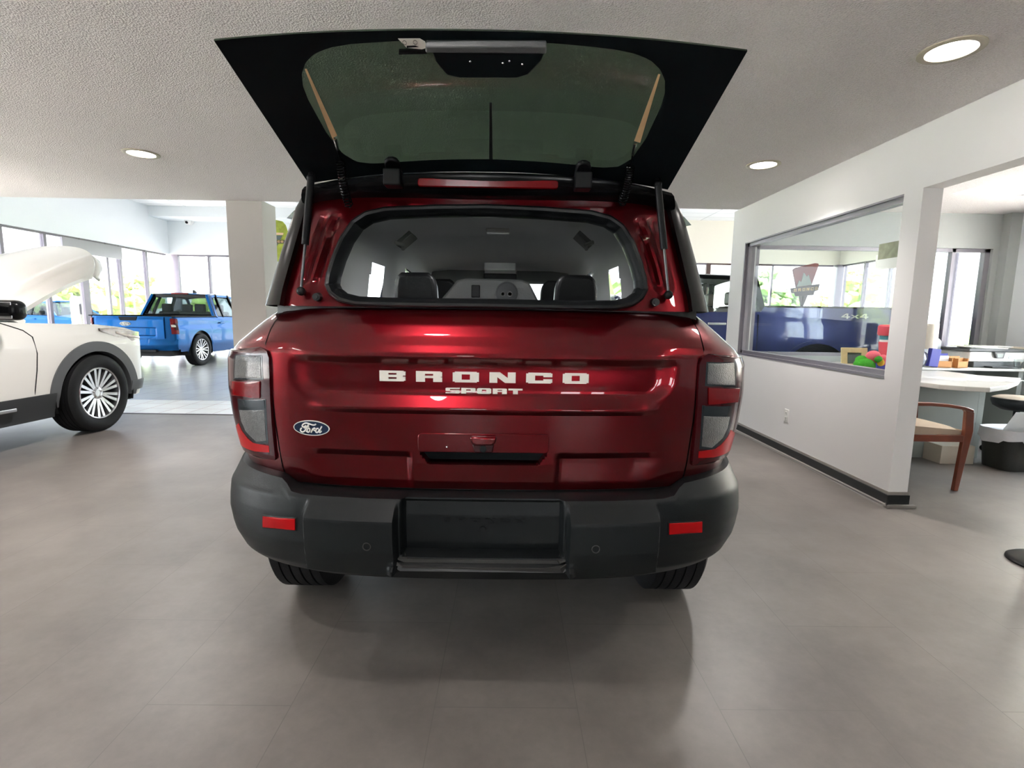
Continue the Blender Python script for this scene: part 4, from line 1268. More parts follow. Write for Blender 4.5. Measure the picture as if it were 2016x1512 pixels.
con = con + [(con[-1][0], 1.22), (con[0][0], 1.22)]
lc = MB().prism(con, lambda u, v, d: (u, YC_ + d, v), 0, .09).build('latch_console', MT['interior'], suv, smooth=30, bevel=.008, seg=3)
a0, b0 = conp(928, 561), conp(945, 586)
MB().box(a0[0], b0[0], YC_ - .004, YC_ + .01, b0[1], a0[1]).build('latch', MT['dark_plastic'], lc, smooth=0, bevel=.003)
c0 = conp(998, 577); r0 = abs(conp(1020, 577)[0] - c0[0])
MB().lathe([(r0, -.004), (r0, .006), (r0 * .9, .006), (r0 * .88, .001), (0, .001)], Matrix.Translation((c0[0], YC_, c0[1])) @ Matrix.Rotation(radians(90), 4, 'X')).build('socket_panel', MT['black_gloss'], lc)
for q, rr in ((990, .008), (1004, .009)):
    c1 = conp(q, 579)
    MB().lathe([(rr, 0), (rr, .004), (rr * .7, .004), (rr * .6, 0)], Matrix.Translation((c1[0], YC_ - .003, c1[1])) @ Matrix.Rotation(radians(90), 4, 'X')).build('socket', MT['skid'], lc)
# ================================================================== the other vehicles
class Shell:
    # plan outline of a vehicle body: rear face, rear corner, side, front corner, front face
    def __init__(s, yr, yf, wz, dr, df, nr, nf, zlow, ztop, face_z=None):
        s.yr, s.yf, s.wz, s.dr, s.df, s.nr, s.nf, s.zlow, s.ztop = yr, yf, wz, dr, df, nr, nf, zlow, ztop
        s.fz = face_z or (lambda z: 0)
        s.cols = [('r', t) for t in lin(0, 1, 22)] + [('s', t) for t in lin(.008, 1, 130)] + [('f', t) for t in lin(.04, 1, 20)]
    def xy(s, kind, t, z):
        w = interp(s.wz, z)
        if kind == 'r':
            th = pi / 2 * t ** .8
            return w * sin(th) ** (2 / s.nr), s.yr + s.fz(z) * cos(th) ** 2 + s.dr * (1 - max(0, cos(th)) ** (2 / s.nr))
        if kind == 's':
            y0, y1 = s.yr + s.dr, s.yf - s.df
            return w, y0 + (y1 - y0) * t
        th = pi / 2 * t
        return w * max(0, cos(th)) ** (2 / s.nf), s.yf - s.df + s.df * sin(th) ** (2 / s.nf)
    def build(s, name, mat, parent, nz=22, smooth=38):
        mb = MB()
        for sd in (-1, 1):
            def fn(c, v):
                kind, t = s.cols[int(c)]
                x, y = s.xy(kind, t, .8)
                lo, hi = s.zlow(kind, x, y), s.ztop(kind, x, y)
                z = lo + (hi - lo) * v
                x, y = s.xy(kind, t, z)
                return (sd * x, y, z)
            mb.grid(fn, list(range(len(s.cols))), lin(0, 1, nz))
        return mb.build(name, mat, parent, smooth=smooth)
    def patch(s, mb, sd, kind, t0, t1, z0, z1, off, nu=10, nv=6):
        def p(t, z, o):
            x, y = s.xy(kind, t, z); e = .01
            xa, ya = s.xy(kind, max(0, t - e), z); xb, yb = s.xy(kind, min(1, t + e), z)
            n = Vector((yb - ya, -(xb - xa))).normalized() if kind != 'r' else Vector((yb - ya, -(xb - xa))).normalized()
            return Vector((sd * (x + n.x * o), y + n.y * o, z))
        us, vs = lin(t0, t1, nu), lin(z0, z1, nv)
        mb.grid(lambda t, z: p(t, z, off), us, vs)
        for z in (z0, z1): mb.grid(lambda t, k: p(t, z, k), us, [-.01, off])
        for t in (t0, t1): mb.grid(lambda z, k: p(t, z, k), vs, [-.01, off])
        return mb

def quad(mb, a, b, c, d, t=.006):
    a, b, c, d = map(Vector, (a, b, c, d)); n = (b - a).cross(d - a).normalized() * (t / 2)
    k = [a + n, b + n, c + n, d + n, a - n, b - n, c - n, d - n]
    return mb.add(k, [(0, 1, 2, 3), (7, 6, 5, 4), (0, 4, 5, 1), (1, 5, 6, 2), (2, 6, 7, 3), (3, 7, 4, 0)])

def greenhouse(parent, body_mat, pillar_mat, glass, stations, wb, wr, pw, rear_frame=None, roof_mat=None):
    # stations: (y at belt, z belt, y at roof, z roof) from the windscreen back to the rear window
    def pb(i, s): y, z, _, _ = stations[i]; return Vector((s * wb, y, z))
    def pr(i, s): _, _, y, z = stations[i]; return Vector((s * wr, y, z))
    n = len(stations) - 1
    y1, y0 = stations[0][2], stations[-1][2]; z1, z0 = stations[0][3], stations[-1][3]
    mb = MB()
    def rf(y, u):
        z = interp(sorted((st[2], st[3]) for st in stations), y)
        return (u * (wr + .03), y, z + .06 * (1 - u * u) ** .8 - .0)
    mb.grid(rf, lin(y0 - .03, y1 + .03, 14), lin(-1, 1, 18))
    for s in (-1, 1):
        mb.grid(lambda y, k: (s * (wr + .03), y, interp(sorted((st[2], st[3]) for st in stations), y) - k), lin(y0 - .03, y1 + .03, 8), [0, .05])
    for y in (y0 - .03, y1 + .03):
        mb.grid(lambda u, k: (u * (wr + .03), y, rf(y, u)[2] - k), lin(-1, 1, 18), [0, .05])
    mb.build('roof', roof_mat or body_mat, parent, smooth=50)
    for s in (-1, 1):
        for i in range(n + 1):
            m = body_mat if i in (0, n) else pillar_mat
            MB().bar(pb(i, s) + Vector((0, 0, -.03)), pr(i, s) + Vector((0, 0, .01)), pw[i], .06, (0, 1, 0)).build('pillar', m, parent, smooth=0, bevel=.01)
        for i in range(n):
            g = MB(); quad(g, pb(i, s), pb(i + 1, s), pr(i + 1, s), pr(i, s)); g.build('side_window', glass, parent, smooth=0)
    g = MB(); quad(g, pb(0, -1), pb(0, 1), pr(0, 1), pr(0, -1)); g.build('windshield', glass, parent, smooth=0)
    g = MB(); quad(g, pb(n, -1), pb(n, 1), pr(n, 1), pr(n, -1)); g.build('rear_window', glass, parent, smooth=0)

def simple_seats(parent, spots, zs=.62, hz=1.28, mat='leather'):
    for x, y in spots:
        sb = MB().mbox(Matrix.Translation((x, y, zs + .28)) @ Matrix.Rotation(radians(12), 4, 'X'), .48, .13, .62).build('seat', MT[mat], parent, smooth=40, bevel=.05, seg=3)
        MB().box(x - .24, x + .24, y, y + .48, zs - .1, zs + .05).build('seat_cushion', MT[mat], sb, smooth=40, bevel=.04)
        MB().box(x - .13, x + .13, y - .14, y - .05, hz - .1, hz + .10).build('headrest', MT[mat], sb, smooth=40, bevel=.035, seg=3)

# ---------------------------------------------------------------- white SUV, bonnet up
MT['white_paint'] = pm('pearl_white_paint', srgb(238, 236, 230), 0.35, coat=.6, coat_rough=.02, var=.01)
MT['grey_clad'] = pm('grey_wheel_arch_cladding', srgb(88, 90, 92), 0.5, bump=.08, bscale=300)
MT['dark_clad'] = pm('dark_lower_cladding', srgb(52, 54, 56), 0.5, bump=.08, bscale=300)
MT['lamp_head'] = pm('headlamp_lens', (0.10, 0.075, 0.07, 1), 0.15, metal=.3, coat=.6, var=.5, vscale=25)
MT['white_lens'] = pm('white_lamp_lens', srgb(225, 215, 205), .2, coat=1)
WRZ = radians(-2)
wc = at_z(200, 852, 0)
def rotz(x, y, a): return Vector((x * cos(a) - y * sin(a), x * sin(a) + y * cos(a), 0))
off = rotz(.90, 1.51, WRZ)
ws = thing('suv', 'white SUV at the left edge of the photo with its bonnet raised, facing away', 'car', (wc.x - off.x - .15, wc.y - off.y + .10, 0), WRZ)
WA = (1.51, -1.51); WR = .40
def w_low(kind, x, y):
    z = .30 if kind == 's' else (.34 if kind == 'r' else .30)
    if kind == 's':
        for a in WA:
            d = abs(y - a)
            if d < .475: z = max(z, .385 + sqrt(.475 ** 2 - d * d))
    return z
def w_top(kind, x, y): return interp([(-2.6, 1.18), (-1.5, 1.17), (.6, 1.135), (.8, 1.125), (1.6, 1.10), (1.95, 1.06), (2.15, 1.0), (2.3, .94), (2.46, .84)], y)
WZ = [(.28, .93), (.45, .975), (.7, .985), (.9, .99), (1.0, .975), (1.08, .945), (1.18, .90)]
wsh = Shell(-2.59, 2.46, WZ, .55, .50, 3.0, 2.6, w_low, w_top)
wb_ = wsh.build('body_shell', MT['white_paint'], ws)
# door shut line
for s in (-1, 1):
    MB().tube([(s * (interp(WZ, z) + .001), y, z) for y, z in ((.62, 1.13), (.80, 1.06), (.86, 1.0), (.875, .85), (.86, .70), (.83, .52), (.82, .34))], .005, 6).build('door_seam', MT['rubber'], ws)
# bonnet: modelled closed, then swung about its hinge
def w_hood(k, u, o=0):
    y = .78 + (1.72 - .60 * abs(u) ** 2.6) * k
    w = interp(WZ, w_top('s', 0, y)) - .10 - .10 * k * k
    z = 1.13 - .02 * k - .10 * k * k * k + .075 * (1 - u * u) + .014 * smooth01(.58, .64, abs(u)) * smooth01(.80, .72, abs(u))
    return Vector((u * w, y, z - o))
HY0, HZ0, HA = .78, 1.13, radians(30)
def hoodr(y, u, o):
    p = w_hood(y, u, o); dy, dz = p.y - HY0, p.z - HZ0
    return (p.x, HY0 + dy * cos(HA) - dz * sin(HA), HZ0 + dy * sin(HA) + dz * cos(HA) + .02)
mb = MB(); ys_, us_ = lin(0, 1, 22), lin(-1, 1, 61)
mb.grid(lambda y, u: hoodr(y, u, 0), ys_, us_).grid(lambda y, u: hoodr(y, u, .035), ys_, us_)
for u in (-1, 1): mb.grid(lambda y, o: hoodr(y, u, o), ys_, [0, .035])
for y in (0, 1): mb.grid(lambda u, o: hoodr(y, u, o), us_, [0, .035])
hd = mb.build('bonnet', MT['white_paint'], ws, smooth=50)
lip = MB().grid(lambda u, k: Vector(hoodr(1 + .04 * k, u * .97, .03 + .07 * k)), lin(-1, 1, 30), [0, .5, 1])
lip.build('bonnet_lip', MT['white_paint'], hd, smooth=50, solid=.012)
# engine bay
MB().box(-.78, .78, .75, 2.25, .62, .70).box(-.80, .80, .70, .76, .62, 1.10).box(-.80, -.76, .75, 2.2, .6, .98).box(.76, .80, .75, 2.2, .6, .98).box(-.75, .75, 2.2, 2.26, .6, .90).build('engine_bay', MT['rubber'], ws, smooth=0)
MB().box(-.35, .35, 1.1, 1.75, .7, .93).build('engine_cover', MT['dark_plastic'], ws, smooth=40, bevel=.04)
for s in (-1, 1):
    for a in WA:
        mb = MB()
        f = lambda t, r: (s * (interp(WZ, .385 + r * sin(t)) + .014), a + r * cos(t), .385 + r * sin(t))
        ts = lin(radians(-8), radians(188), 40)
        mb.grid(lambda t, r: f(t, r), ts, [.445, .50, .545])
        mb.grid(lambda t, k: (f(t, .545)[0] - s * .03 * k, f(t, .545)[1], f(t, .545)[2]), ts, [0, 1])
        mb.grid(lambda t, k: (f(t, .445)[0] - s * .10 * k, f(t, .445)[1], f(t, .445)[2]), ts, [0, 1])
        mb.build('wheel_arch_trim', MT['grey_clad'], ws, smooth=40)
    for a in WA:
        MB().grid(lambda t, x: (s * x, a + .48 * cos(t), .385 + .48 * sin(t)), lin(-.25, pi + .25, 24), [.55, .975]).build('wheel_well', MT['rubber'], ws)
    # lower door cladding with a bright strip
    cl = MB().grid(lambda y, z: (s * (interp(WZ, z) + .016), y, z), lin(-1.0, 1.03, 20), [.24, .27, .36, .45, .47])
    cl.grid(lambda y, k: (s * (interp(WZ, .47) + .016 - k), y, .47), lin(-1.0, 1.03, 20), [0, .03])
    clo = cl.build('door_cladding', MT['dark_clad'], ws, smooth=40)
    MB().box(min(s * .985, s * 1.012), max(s * .985, s * 1.012), -.9, .62, .365, .40).build('chrome_strip', MT['chrome'], clo, smooth=30, bevel=.008)
    def hl(q, v, o):
        y = 1.60 + .80 * q
        if y < 1.96: x, yy = interp(WZ, 1.0), y
        else:
            x, yy = wsh.xy('f', min(.93, (y - 1.96) / .50), .95)
        lo = interp([(0, 1.035), (.30, .955), (.6, .88), (1, .86)], q); hi = interp([(0, 1.06), (.25, 1.062), (.55, 1.01), (1, .96)], q)
        z = lo + (hi - lo) * v
        return (s * (x * (1 if y < 1.96 else 1) + o - .03 * max(0, z - .97)), yy + (o if y > 2.1 else 0), z)
    hm = MB().grid(lambda q, v: hl(q, v, .006), lin(0, .8, 18), lin(0, 1, 6))
    for v in (0, 1): hm.grid(lambda q, k: hl(q, v, k), lin(0, .8, 18), [-.015, .006])
    for q0 in (0, .8): hm.grid(lambda v, k: hl(q0, v, k), lin(0, 1, 6), [-.015, .006])
    hmo = hm.build('headlamp', MT['lamp_head'], ws, smooth=40)
    MB().grid(lambda q, v: hl(q, .35 + .25 * v, .009), lin(.25, .7, 12), [0, 1]).build('light_strip', MT['white_lens'], hmo, smooth=40, solid=.002)
    wsh.patch(MB(), s, 'f', .0, .55, .36, .47, .02, 14, 6).build('bumper_cladding', MT['grey_clad'], ws, smooth=40)
    # mirror
    mi = MB().mbox(Matrix.Translation((s * 1.14, .50, 1.235)) @ Matrix.Rotation(s * radians(12), 4, 'Z'), .24, .15, .165).build('mirror', MT['black_gloss'], ws, smooth=60, bevel=.06, seg=6)
    MB().mbox(Matrix.Translation((s * 1.14, .432, 1.235)) @ Matrix.Rotation(s * radians(12), 4, 'Z'), .18, .006, .13).build('mirror_glass', MT['chrome'], mi, smooth=0, bevel=.002)
    MB().bar((s * .93, .52, 1.16), (s * 1.08, .50, 1.20), .06, .04, (0, 1, 0)).build('mirror_arm', MT['black_gloss'], mi, smooth=0, bevel=.01)
    for yy in (.05, -.95):
        MB().box(min(s * .985, s * 1.01), max(s * .985, s * 1.01), yy - .20, yy, .93, .96).build('door_handle', MT['chrome'], ws, bevel=.008)
    wheel(ws, s * .885, WA[0], WR - .003, WR - .005, .26, s, .262, 10, steer=radians(2))
    wheel(ws, s * .885, WA[1], WR - .003, WR - .005, .26, s, .262, 10)
MB().box(-.85, .85, -2.3, 2.1, .24, .40).build('underbody', MT['rubber'], ws, smooth=0)
MB().box(-.85, .85, -2.2, .72, .5, .58).box(-.86, .86, .5, .80, .58, 1.12).build('cabin_floor', MT['interior'], ws, smooth=0)
greenhouse(ws, MT['white_paint'], MT['black_gloss'], MT['privacy'], [(.86, 1.14, .02, 1.70), (-.35, 1.16, -.42, 1.74), (-1.45, 1.17, -1.4, 1.73), (-2.40, 1.18, -2.05, 1.69)], .90, .66, [.07, .10, .10, .14])
simple_seats(ws, [(-.42, -.35), (.42, -.35), (-.42, -1.25), (.42, -1.25)], .66, 1.34)

# ---------------------------------------------------------------- bright blue pickup
MT['blue_paint'] = car_paint('bright_blue_metallic_paint', (0.001, 0.065, 0.22), .9, .34, coat_ior=1.3)
MT['blue_paint'].node_tree.nodes['Principled BSDF'].inputs['Coat Weight'].default_value = .5
mv = thing('pickup_truck', 'bright blue compact pickup truck facing away beside the grey column', 'car', (-8.05, 13.62, 0), radians(0))
MA = (1.55, -1.53)
def m_low(kind, x, y):
    if kind == 'r': return .42
    z = .29
    if kind == 's':
        for a in MA:
            d = abs(y - a)
            if d < .44: z = max(z, .37 + sqrt(.44 ** 2 - d * d))
        if y < -2.0: z = max(z, .36 + .0)
    return z
def m_top(kind, x, y): return interp([(-2.53, 1.125), (-.9, 1.13), (1.2, 1.09), (2.0, 1.03), (2.40, .96), (2.53, .86)], y)
MZ = [(.28, .86), (.5, .915), (.7, .92), (.85, .92), (.95, .90), (1.05, .905), (1.13, .885)]
msh = Shell(-2.50, 2.53, MZ, .20, .45, 5.0, 3.0, m_low, m_top)
msh.build('body_shell', MT['blue_paint'], mv)
TGY = -2.50
tg = MB()
tgp = [(-.70, .66), (.70, .66), (.70, 1.10), (-.70, 1.10)]
tz_ = sorted(set(lin(.66, .83, 8) + lin(.80, .90, 12) + lin(.90, 1.115, 12)))
def tgs(x, z):
    m = smooth01(.56, .50, abs(x))
    return TGY - .022 + .03 * smooth01(.895, .87, z) * smooth01(.70, .74, z) * m + interp([(1.05, 0), (1.115, .02)], z)
tg.grid(lambda u, z: (u, tgs(u, z), z), sorted(set(lin(-.71, .71, 30) + lin(.48, .58, 10) + lin(-.58, -.48, 10))), tz_)
for u in (-.71, .71): tg.grid(lambda k, z: (u, tgs(u, z) + k, z), [0, .05], tz_)
for z in (.66, 1.115): tg.grid(lambda u, k: (u, tgs(u, z) + k, z), lin(-.71, .71, 30), [0, .05])
tgo = tg.build('tailgate', MT['blue_paint'], mv, smooth=35)
MB().prism([(-.20, 1.118), (.20, 1.118), (.18, 1.035), (-.15, 1.035)], lambda u, v, d: (u - .05, tgs(u, v) - d, v), .001, .014).build('tailgate_handle', MT['dark_plastic'], tgo, smooth=0, bevel=.004)
oval_badge(tgo, lambda u, v, d: (u - .10, tgs(0, .96) - d * 3 - .002, .965 + v), .23)
for s in (-1, 1):
    tl = msh.patch(MB(), s, 'r', .50, .93, .755, 1.085, .022, 16, 6).build('tail_lamp', MT['lamp_red'], mv, smooth=40)
    msh.patch(MB(), s, 'r', .54, .78, .905, .955, .027, 8, 3).build('reverse_lens', MT['white_lens'], tl, smooth=40)
    msh.patch(MB(), s, 'r', .66, .90, .84, .99, .0245, 8, 3).build('dark_lens', MT['lamp_dark'], tl, smooth=40)
    for a in MA:
        MB().grid(lambda t, x: (s * x, a + .445 * cos(t), .37 + .445 * sin(t)), lin(-.25, pi + .25, 24), [.5, .905]).build('wheel_well', MT['rubber'], mv)
    for a in MA:
        wheel(mv, s * .815, a, .37, .37, .235, s, .245, 8, double=True, mat='silver')
    for yy in (-.55, .35):
        MB().box(min(s * .915, s * .94), max(s * .915, s * .94), yy - .2, yy, .96, .99).build('door_handle', MT['blue_paint'], mv, bevel=.008)
    MB().box(min(s * .95, s * 1.12), max(s * .95, s * 1.12), .78, .88, 1.13, 1.29).build('mirror', MT['black_gloss'], mv, bevel=.03, seg=3)
    MB().box(min(s * .84, s * .925), max(s * .84, s * .925), -2.46, -.86, 1.12, 1.145).build('bed_rail', MT['dark_plastic'], mv, smooth=0, bevel=.01)
bp = MB().grid(lambda u, v: (u * .93, -2.56 + .12 * abs(u) ** 4 + .03 * abs(v - .5) * 2, .40 + .24 * v), lin(-1, 1, 40), lin(0, 1, 10))
bp.grid(lambda u, k: (u * .93, -2.53 + .12 * abs(u) ** 4 + k * .1, .64), lin(-1, 1, 40), [0, 1])
bpo = bp.build('rear_bumper', MT['blue_paint'], mv, smooth=40)
MB().box(-.55, .55, -2.585, -2.5, .36, .42).build('bumper_trim', MT['dark_plastic'], bpo, smooth=0, bevel=.01)
MB().box(-.84, .84, -2.45, -.90, .62, .66).box(-.86, -.82, -2.45, -.9, .66, 1.12).box(.82, .86, -2.45, -.9, .66, 1.12).box(-.84, .84, -.94, -.88, .66, 1.13).build('bed', MT['dark_plastic'], mv, smooth=0)
MB().box(-.7, .7, -2.3, 2.2, .26, .42).build('underbody', MT['rubber'], mv, smooth=0)
MB().box(-.8, .8, -.85, 1.3, .5, .56).build('cabin_floor', MT['interior'], mv, smooth=0)
MB().grid(lambda y, u: (u * (interp(MZ, m_top('s', 0, y)) - .0) * (1 if y < 2.08 else max(.05, 1 - ((y - 2.08) / .44) ** 3) ** (1 / 3)), y, m_top('s', 0, y) + .05 * (1 - u * u)), lin(1.0, 2.50, 16), lin(-1, 1, 16)).build('bonnet', MT['blue_paint'], mv, smooth=40)
greenhouse(mv, MT['blue_paint'], MT['black_gloss'], MT['privacy'], [(1.25, 1.10, .55, 1.60), (.15, 1.13, .10, 1.66), (-.52, 1.14, -.45, 1.66), (-.86, 1.14, -.72, 1.63)], .88, .66, [.06, .07, .05, .16])
rw = MB()
for a, b in (((-.86, -.885, 1.13), (-.64, -.74, 1.64)), ((.86, -.885, 1.13), (.64, -.74, 1.64))): rw.bar(a, b, .10, .03, (1, 0, 0))
rw.bar((-.66, -.745, 1.62), (.66, -.745, 1.62), .09, .03, (0, -.1, 1)).bar((-.88, -.88, 1.15), (.88, -.88, 1.15), .06, .03, (0, -.1, 1))
rw.build('rear_window_frame', MT['black_gloss'], mv, smooth=0, bevel=.01)
MB().box(-.20, .20, -.80, -.74, 1.655, 1.69).build('brake_lamp', MT['lamp_red'], mv, bevel=.01)
MB().prism([(0, 0), (.16, 0), (.05, .07), (.0, .075)], lambda u, v, d: (.18 + d, -.55 + u, 1.70 + v), 0, .04).build('roof_antenna', MT['black_gloss'], mv, bevel=.008)
simple_seats(mv, [(-.40, .25), (.40, .25), (-.40, -.55), (.40, -.55)], .66, 1.33)

# ---------------------------------------------------------------- dark blue full-size pickup, side on
MT['navy_paint'] = car_paint('navy_blue_metallic_paint', (0.012, 0.022, 0.13), .4, .28)
MT['navy_door'] = MT['navy_paint']
MT['brown_leather'] = pm('brown_seat_leather', srgb(92, 74, 62), .5, bump=.1, bscale=100)
MT['tag'] = pm('tan_hang_tag', srgb(226, 200, 160), .7, var=.04)
nv = thing('pickup_truck', 'navy blue full-size pickup with a 4x4 decal, side on behind the office window', 'car', (2.62, 8.22, 0), radians(90))
NA_ = (1.95, -1.72)
def n_low(kind, x, y):
    z = .42 if kind == 's' else .45
    if kind == 's':
        for a in NA_:
            d = abs(y - a)
            if d < .53: z = max(z, .42 + sqrt(.53 ** 2 - d * d))
    return z
def n_top(kind, x, y): return interp([(-2.95, 1.43), (-.92, 1.43), (-.90, 1.36), (1.2, 1.33), (1.4, 1.30), (2.5, 1.22), (2.85, 1.12), (2.95, 1.0)], y)
NZ = [(.4, .95), (.6, 1.0), (.8, 1.01), (1.0, 1.01), (1.2, 1.0), (1.3, .985), (1.44, .975)]
nsh = Shell(-2.95, 2.95, NZ, .12, .45, 6, 3.5, n_low, n_top)
nsh.build('body_shell', MT['navy_paint'], nv)
for s in (-1, 1):
    for a in NA_:
        MB().grid(lambda t, x: (s * x, a + .535 * cos(t), .42 + .535 * sin(t)), lin(-.3, pi + .3, 24), [.55, .995]).build('wheel_well', MT['rubber'], nv)
    for a in NA_:
        wheel(nv, s * .90, a, .42, .42, .28, s, .27, 6, double=True, mat='silver')
        ar = MB()
        f2 = lambda t, r: (s * (1.025), a + r * cos(t), .42 + r * sin(t))
        ar.grid(f2, lin(radians(-2), radians(182), 30), [.51, .56]).grid(lambda t, k: (s * (1.025 - .05 * k), a + .56 * cos(t), .42 + .56 * sin(t)), lin(radians(-2), radians(182), 30), [0, 1])
        ar.build('wheel_arch_lip', MT['navy_paint'], nv, smooth=40)
    MB().box(min(s * .90, s * .99), max(s * .90, s * .99), -2.93, -.98, 1.425, 1.45).build('bed_rail', MT['dark_plastic'], nv, smooth=0, bevel=.01)
    for yy in (-.15, .95):
        MB().box(min(s * .99, s * 1.03), max(s * .99, s * 1.03), yy - .26, yy, 1.17, 1.205).build('door_handle', MT['chrome'], nv, bevel=.008)
    for yy in (-.86, .18, 1.22):
        MB().box(min(s * .990, s * 1.012), max(s * .990, s * 1.012), yy - .004, yy + .004, .55, 1.32).build('door_seam', MT['rubber'], nv, smooth=0)
    m4 = MB()
    def dec(u, v, d):
        return (s * (interp(NZ, 1.285 + v) + d), -2.22 + (u if s > 0 else -u), 1.285 + v)
    letters('4x4', .118, .072, .012, dec, .001, .004, m4)
    m4.build('decal', MT['badge_white'], nv, smooth=0, props={'label': 'pale 4x4 decal'})
    MB().box(min(s * 1.0, s * 1.24), max(s * 1.0, s * 1.24), 1.0, 1.12, 1.34, 1.60).build('mirror', MT['chrome'] if s < 0 else MT['black_gloss'], nv, bevel=.03, seg=3)
    MB().box(min(s * .92, s * .965), max(s * .92, s * .965), -2.97, -2.90, .95, 1.30).build('tail_lamp', MT['lamp_red'], nv, bevel=.01)
MB().box(-.92, .92, -2.9, -.96, .75, .80).box(-.94, -.90, -2.9, -.96, .8, 1.42).box(.90, .94, -2.9, -.96, .8, 1.42).box(-.92, .92, -1.0, -.95, .8, 1.43).build('bed', MT['dark_plastic'], nv, smooth=0)
MB().box(-.85, .85, -2.8, 2.7, .45, .62).build('underbody', MT['rubber'], nv, smooth=0)
MB().box(-.9, .9, -.95, 1.35, .7, .76).box(-.9, .9, 1.25, 1.5, .7, 1.28).build('cabin_floor', MT['interior'], nv, smooth=0)
MB().grid(lambda y, u: (u * interp(NZ, n_top('s', 0, y)) * (1 if y < 2.5 else max(.05, 1 - ((y - 2.5) / .44) ** 3.5) ** (1 / 3.5)), y, n_top('s', 0, y) + .05 * (1 - u * u)), lin(1.2, 2.92, 16), lin(-1, 1, 16)).build('bonnet', MT['navy_paint'], nv, smooth=40)
MB().box(-.75, .75, -3.06, -2.9, .55, .72).build('rear_bumper', MT['chrome'], nv, bevel=.02)
greenhouse(nv, MT['black_gloss'], MT['black_gloss'], MT['clear'], [(1.42, 1.33, .75, 1.83), (.20, 1.36, .15, 1.88), (-.78, 1.37, -.75, 1.86), (-.93, 1.38, -.86, 1.84)], .955, .76, [.07, .07, .06, .10])
simple_seats(nv, [(-.42, .40), (.42, .40), (-.42, -.60), (.42, -.60)], .86, 1.56, 'brown_leather')
for i, (dx, dz) in enumerate(((0, 0), (.10, -.01))):
    MB().mbox(Matrix.Translation((-.74, .30 - dx * 1.2, 1.60 + dz)) @ Matrix.Rotation(radians(20 - 40 * i), 4, 'X'), .004, .09, .12).build('hang_tag', MT['tag'], nv, smooth=0)
# ================================================================== office furniture and small things
MT['cherry'] = pm('cherry_stained_wood', srgb(112, 52, 30), .3, coat=.4, var=.25, vscale=14)
MT['taupe'] = pm('taupe_seat_fabric', srgb(178, 160, 140), .9, bump=.2, bscale=400, var=.06, vscale=30)
MT['laminate'] = pm('pale_grey_laminate', srgb(206, 204, 198), .35, var=.03)
MT['desk_panel'] = pm('grey_green_desk_panel', srgb(150, 154, 148), .5, var=.04)
MT['beige'] = pm('beige_pedestal', srgb(190, 180, 164), .5, var=.04)
MT['paper'] = pm('white_paper', srgb(240, 238, 232), .8, var=.02)
MT['liner_bag'] = pm('white_bin_liner', srgb(214, 214, 218), .3, var=.06, vscale=20, bump=.3, bscale=40)
MT['kraft'] = pm('tan_wood_box', srgb(196, 140, 84), .6, var=.12, vscale=20)
MT['blue_card'] = pm('blue_card', srgb(58, 62, 150), .45, var=.06)
MT['pink'] = pm('pink_plastic', srgb(232, 92, 104), .35, var=.06)
MT['pink_plush'] = pm('pink_plush', srgb(236, 110, 124), .95, bump=.4, bscale=120, var=.1)
MT['green_plush'] = pm('green_plush', srgb(72, 168, 48), .95, bump=.4, bscale=120, var=.12)
MT['yellow_plush'] = pm('yellow_plush', srgb(240, 190, 60), .9, bump=.3, bscale=120, var=.1)
MT['teal'] = pm('teal_plastic', srgb(84, 150, 160), .3, var=.05)
MT['tan_frame'] = pm('ribbed_tan_frame', srgb(206, 186, 140), .6, var=.2, vscale=60)
MT['photo_print'] = pm('grey_photo_print', srgb(96, 108, 104), .3, var=.7, vscale=9)
MT['note_print'] = pm('greenish_banknote_print', srgb(150, 150, 122), .7, var=.55, vscale=24)
MT['lampshade'] = pm('cream_lampshade', srgb(236, 228, 214), .8, var=.03)
MT['grey_plastic'] = pm('light_grey_plastic', srgb(190, 196, 202), .4, var=.03)
MT['printer_white'] = pm('printer_white_plastic', srgb(232, 232, 228), .35, var=.02)
MT['silver_foil'] = pm('silver_foil', srgb(170, 176, 190), .25, metal=.6, var=.3, vscale=12, bump=.4, bscale=20)
MT['clear_cup'] = glass_mat('clear_plastic', (.92, .94, .94), 1.4)

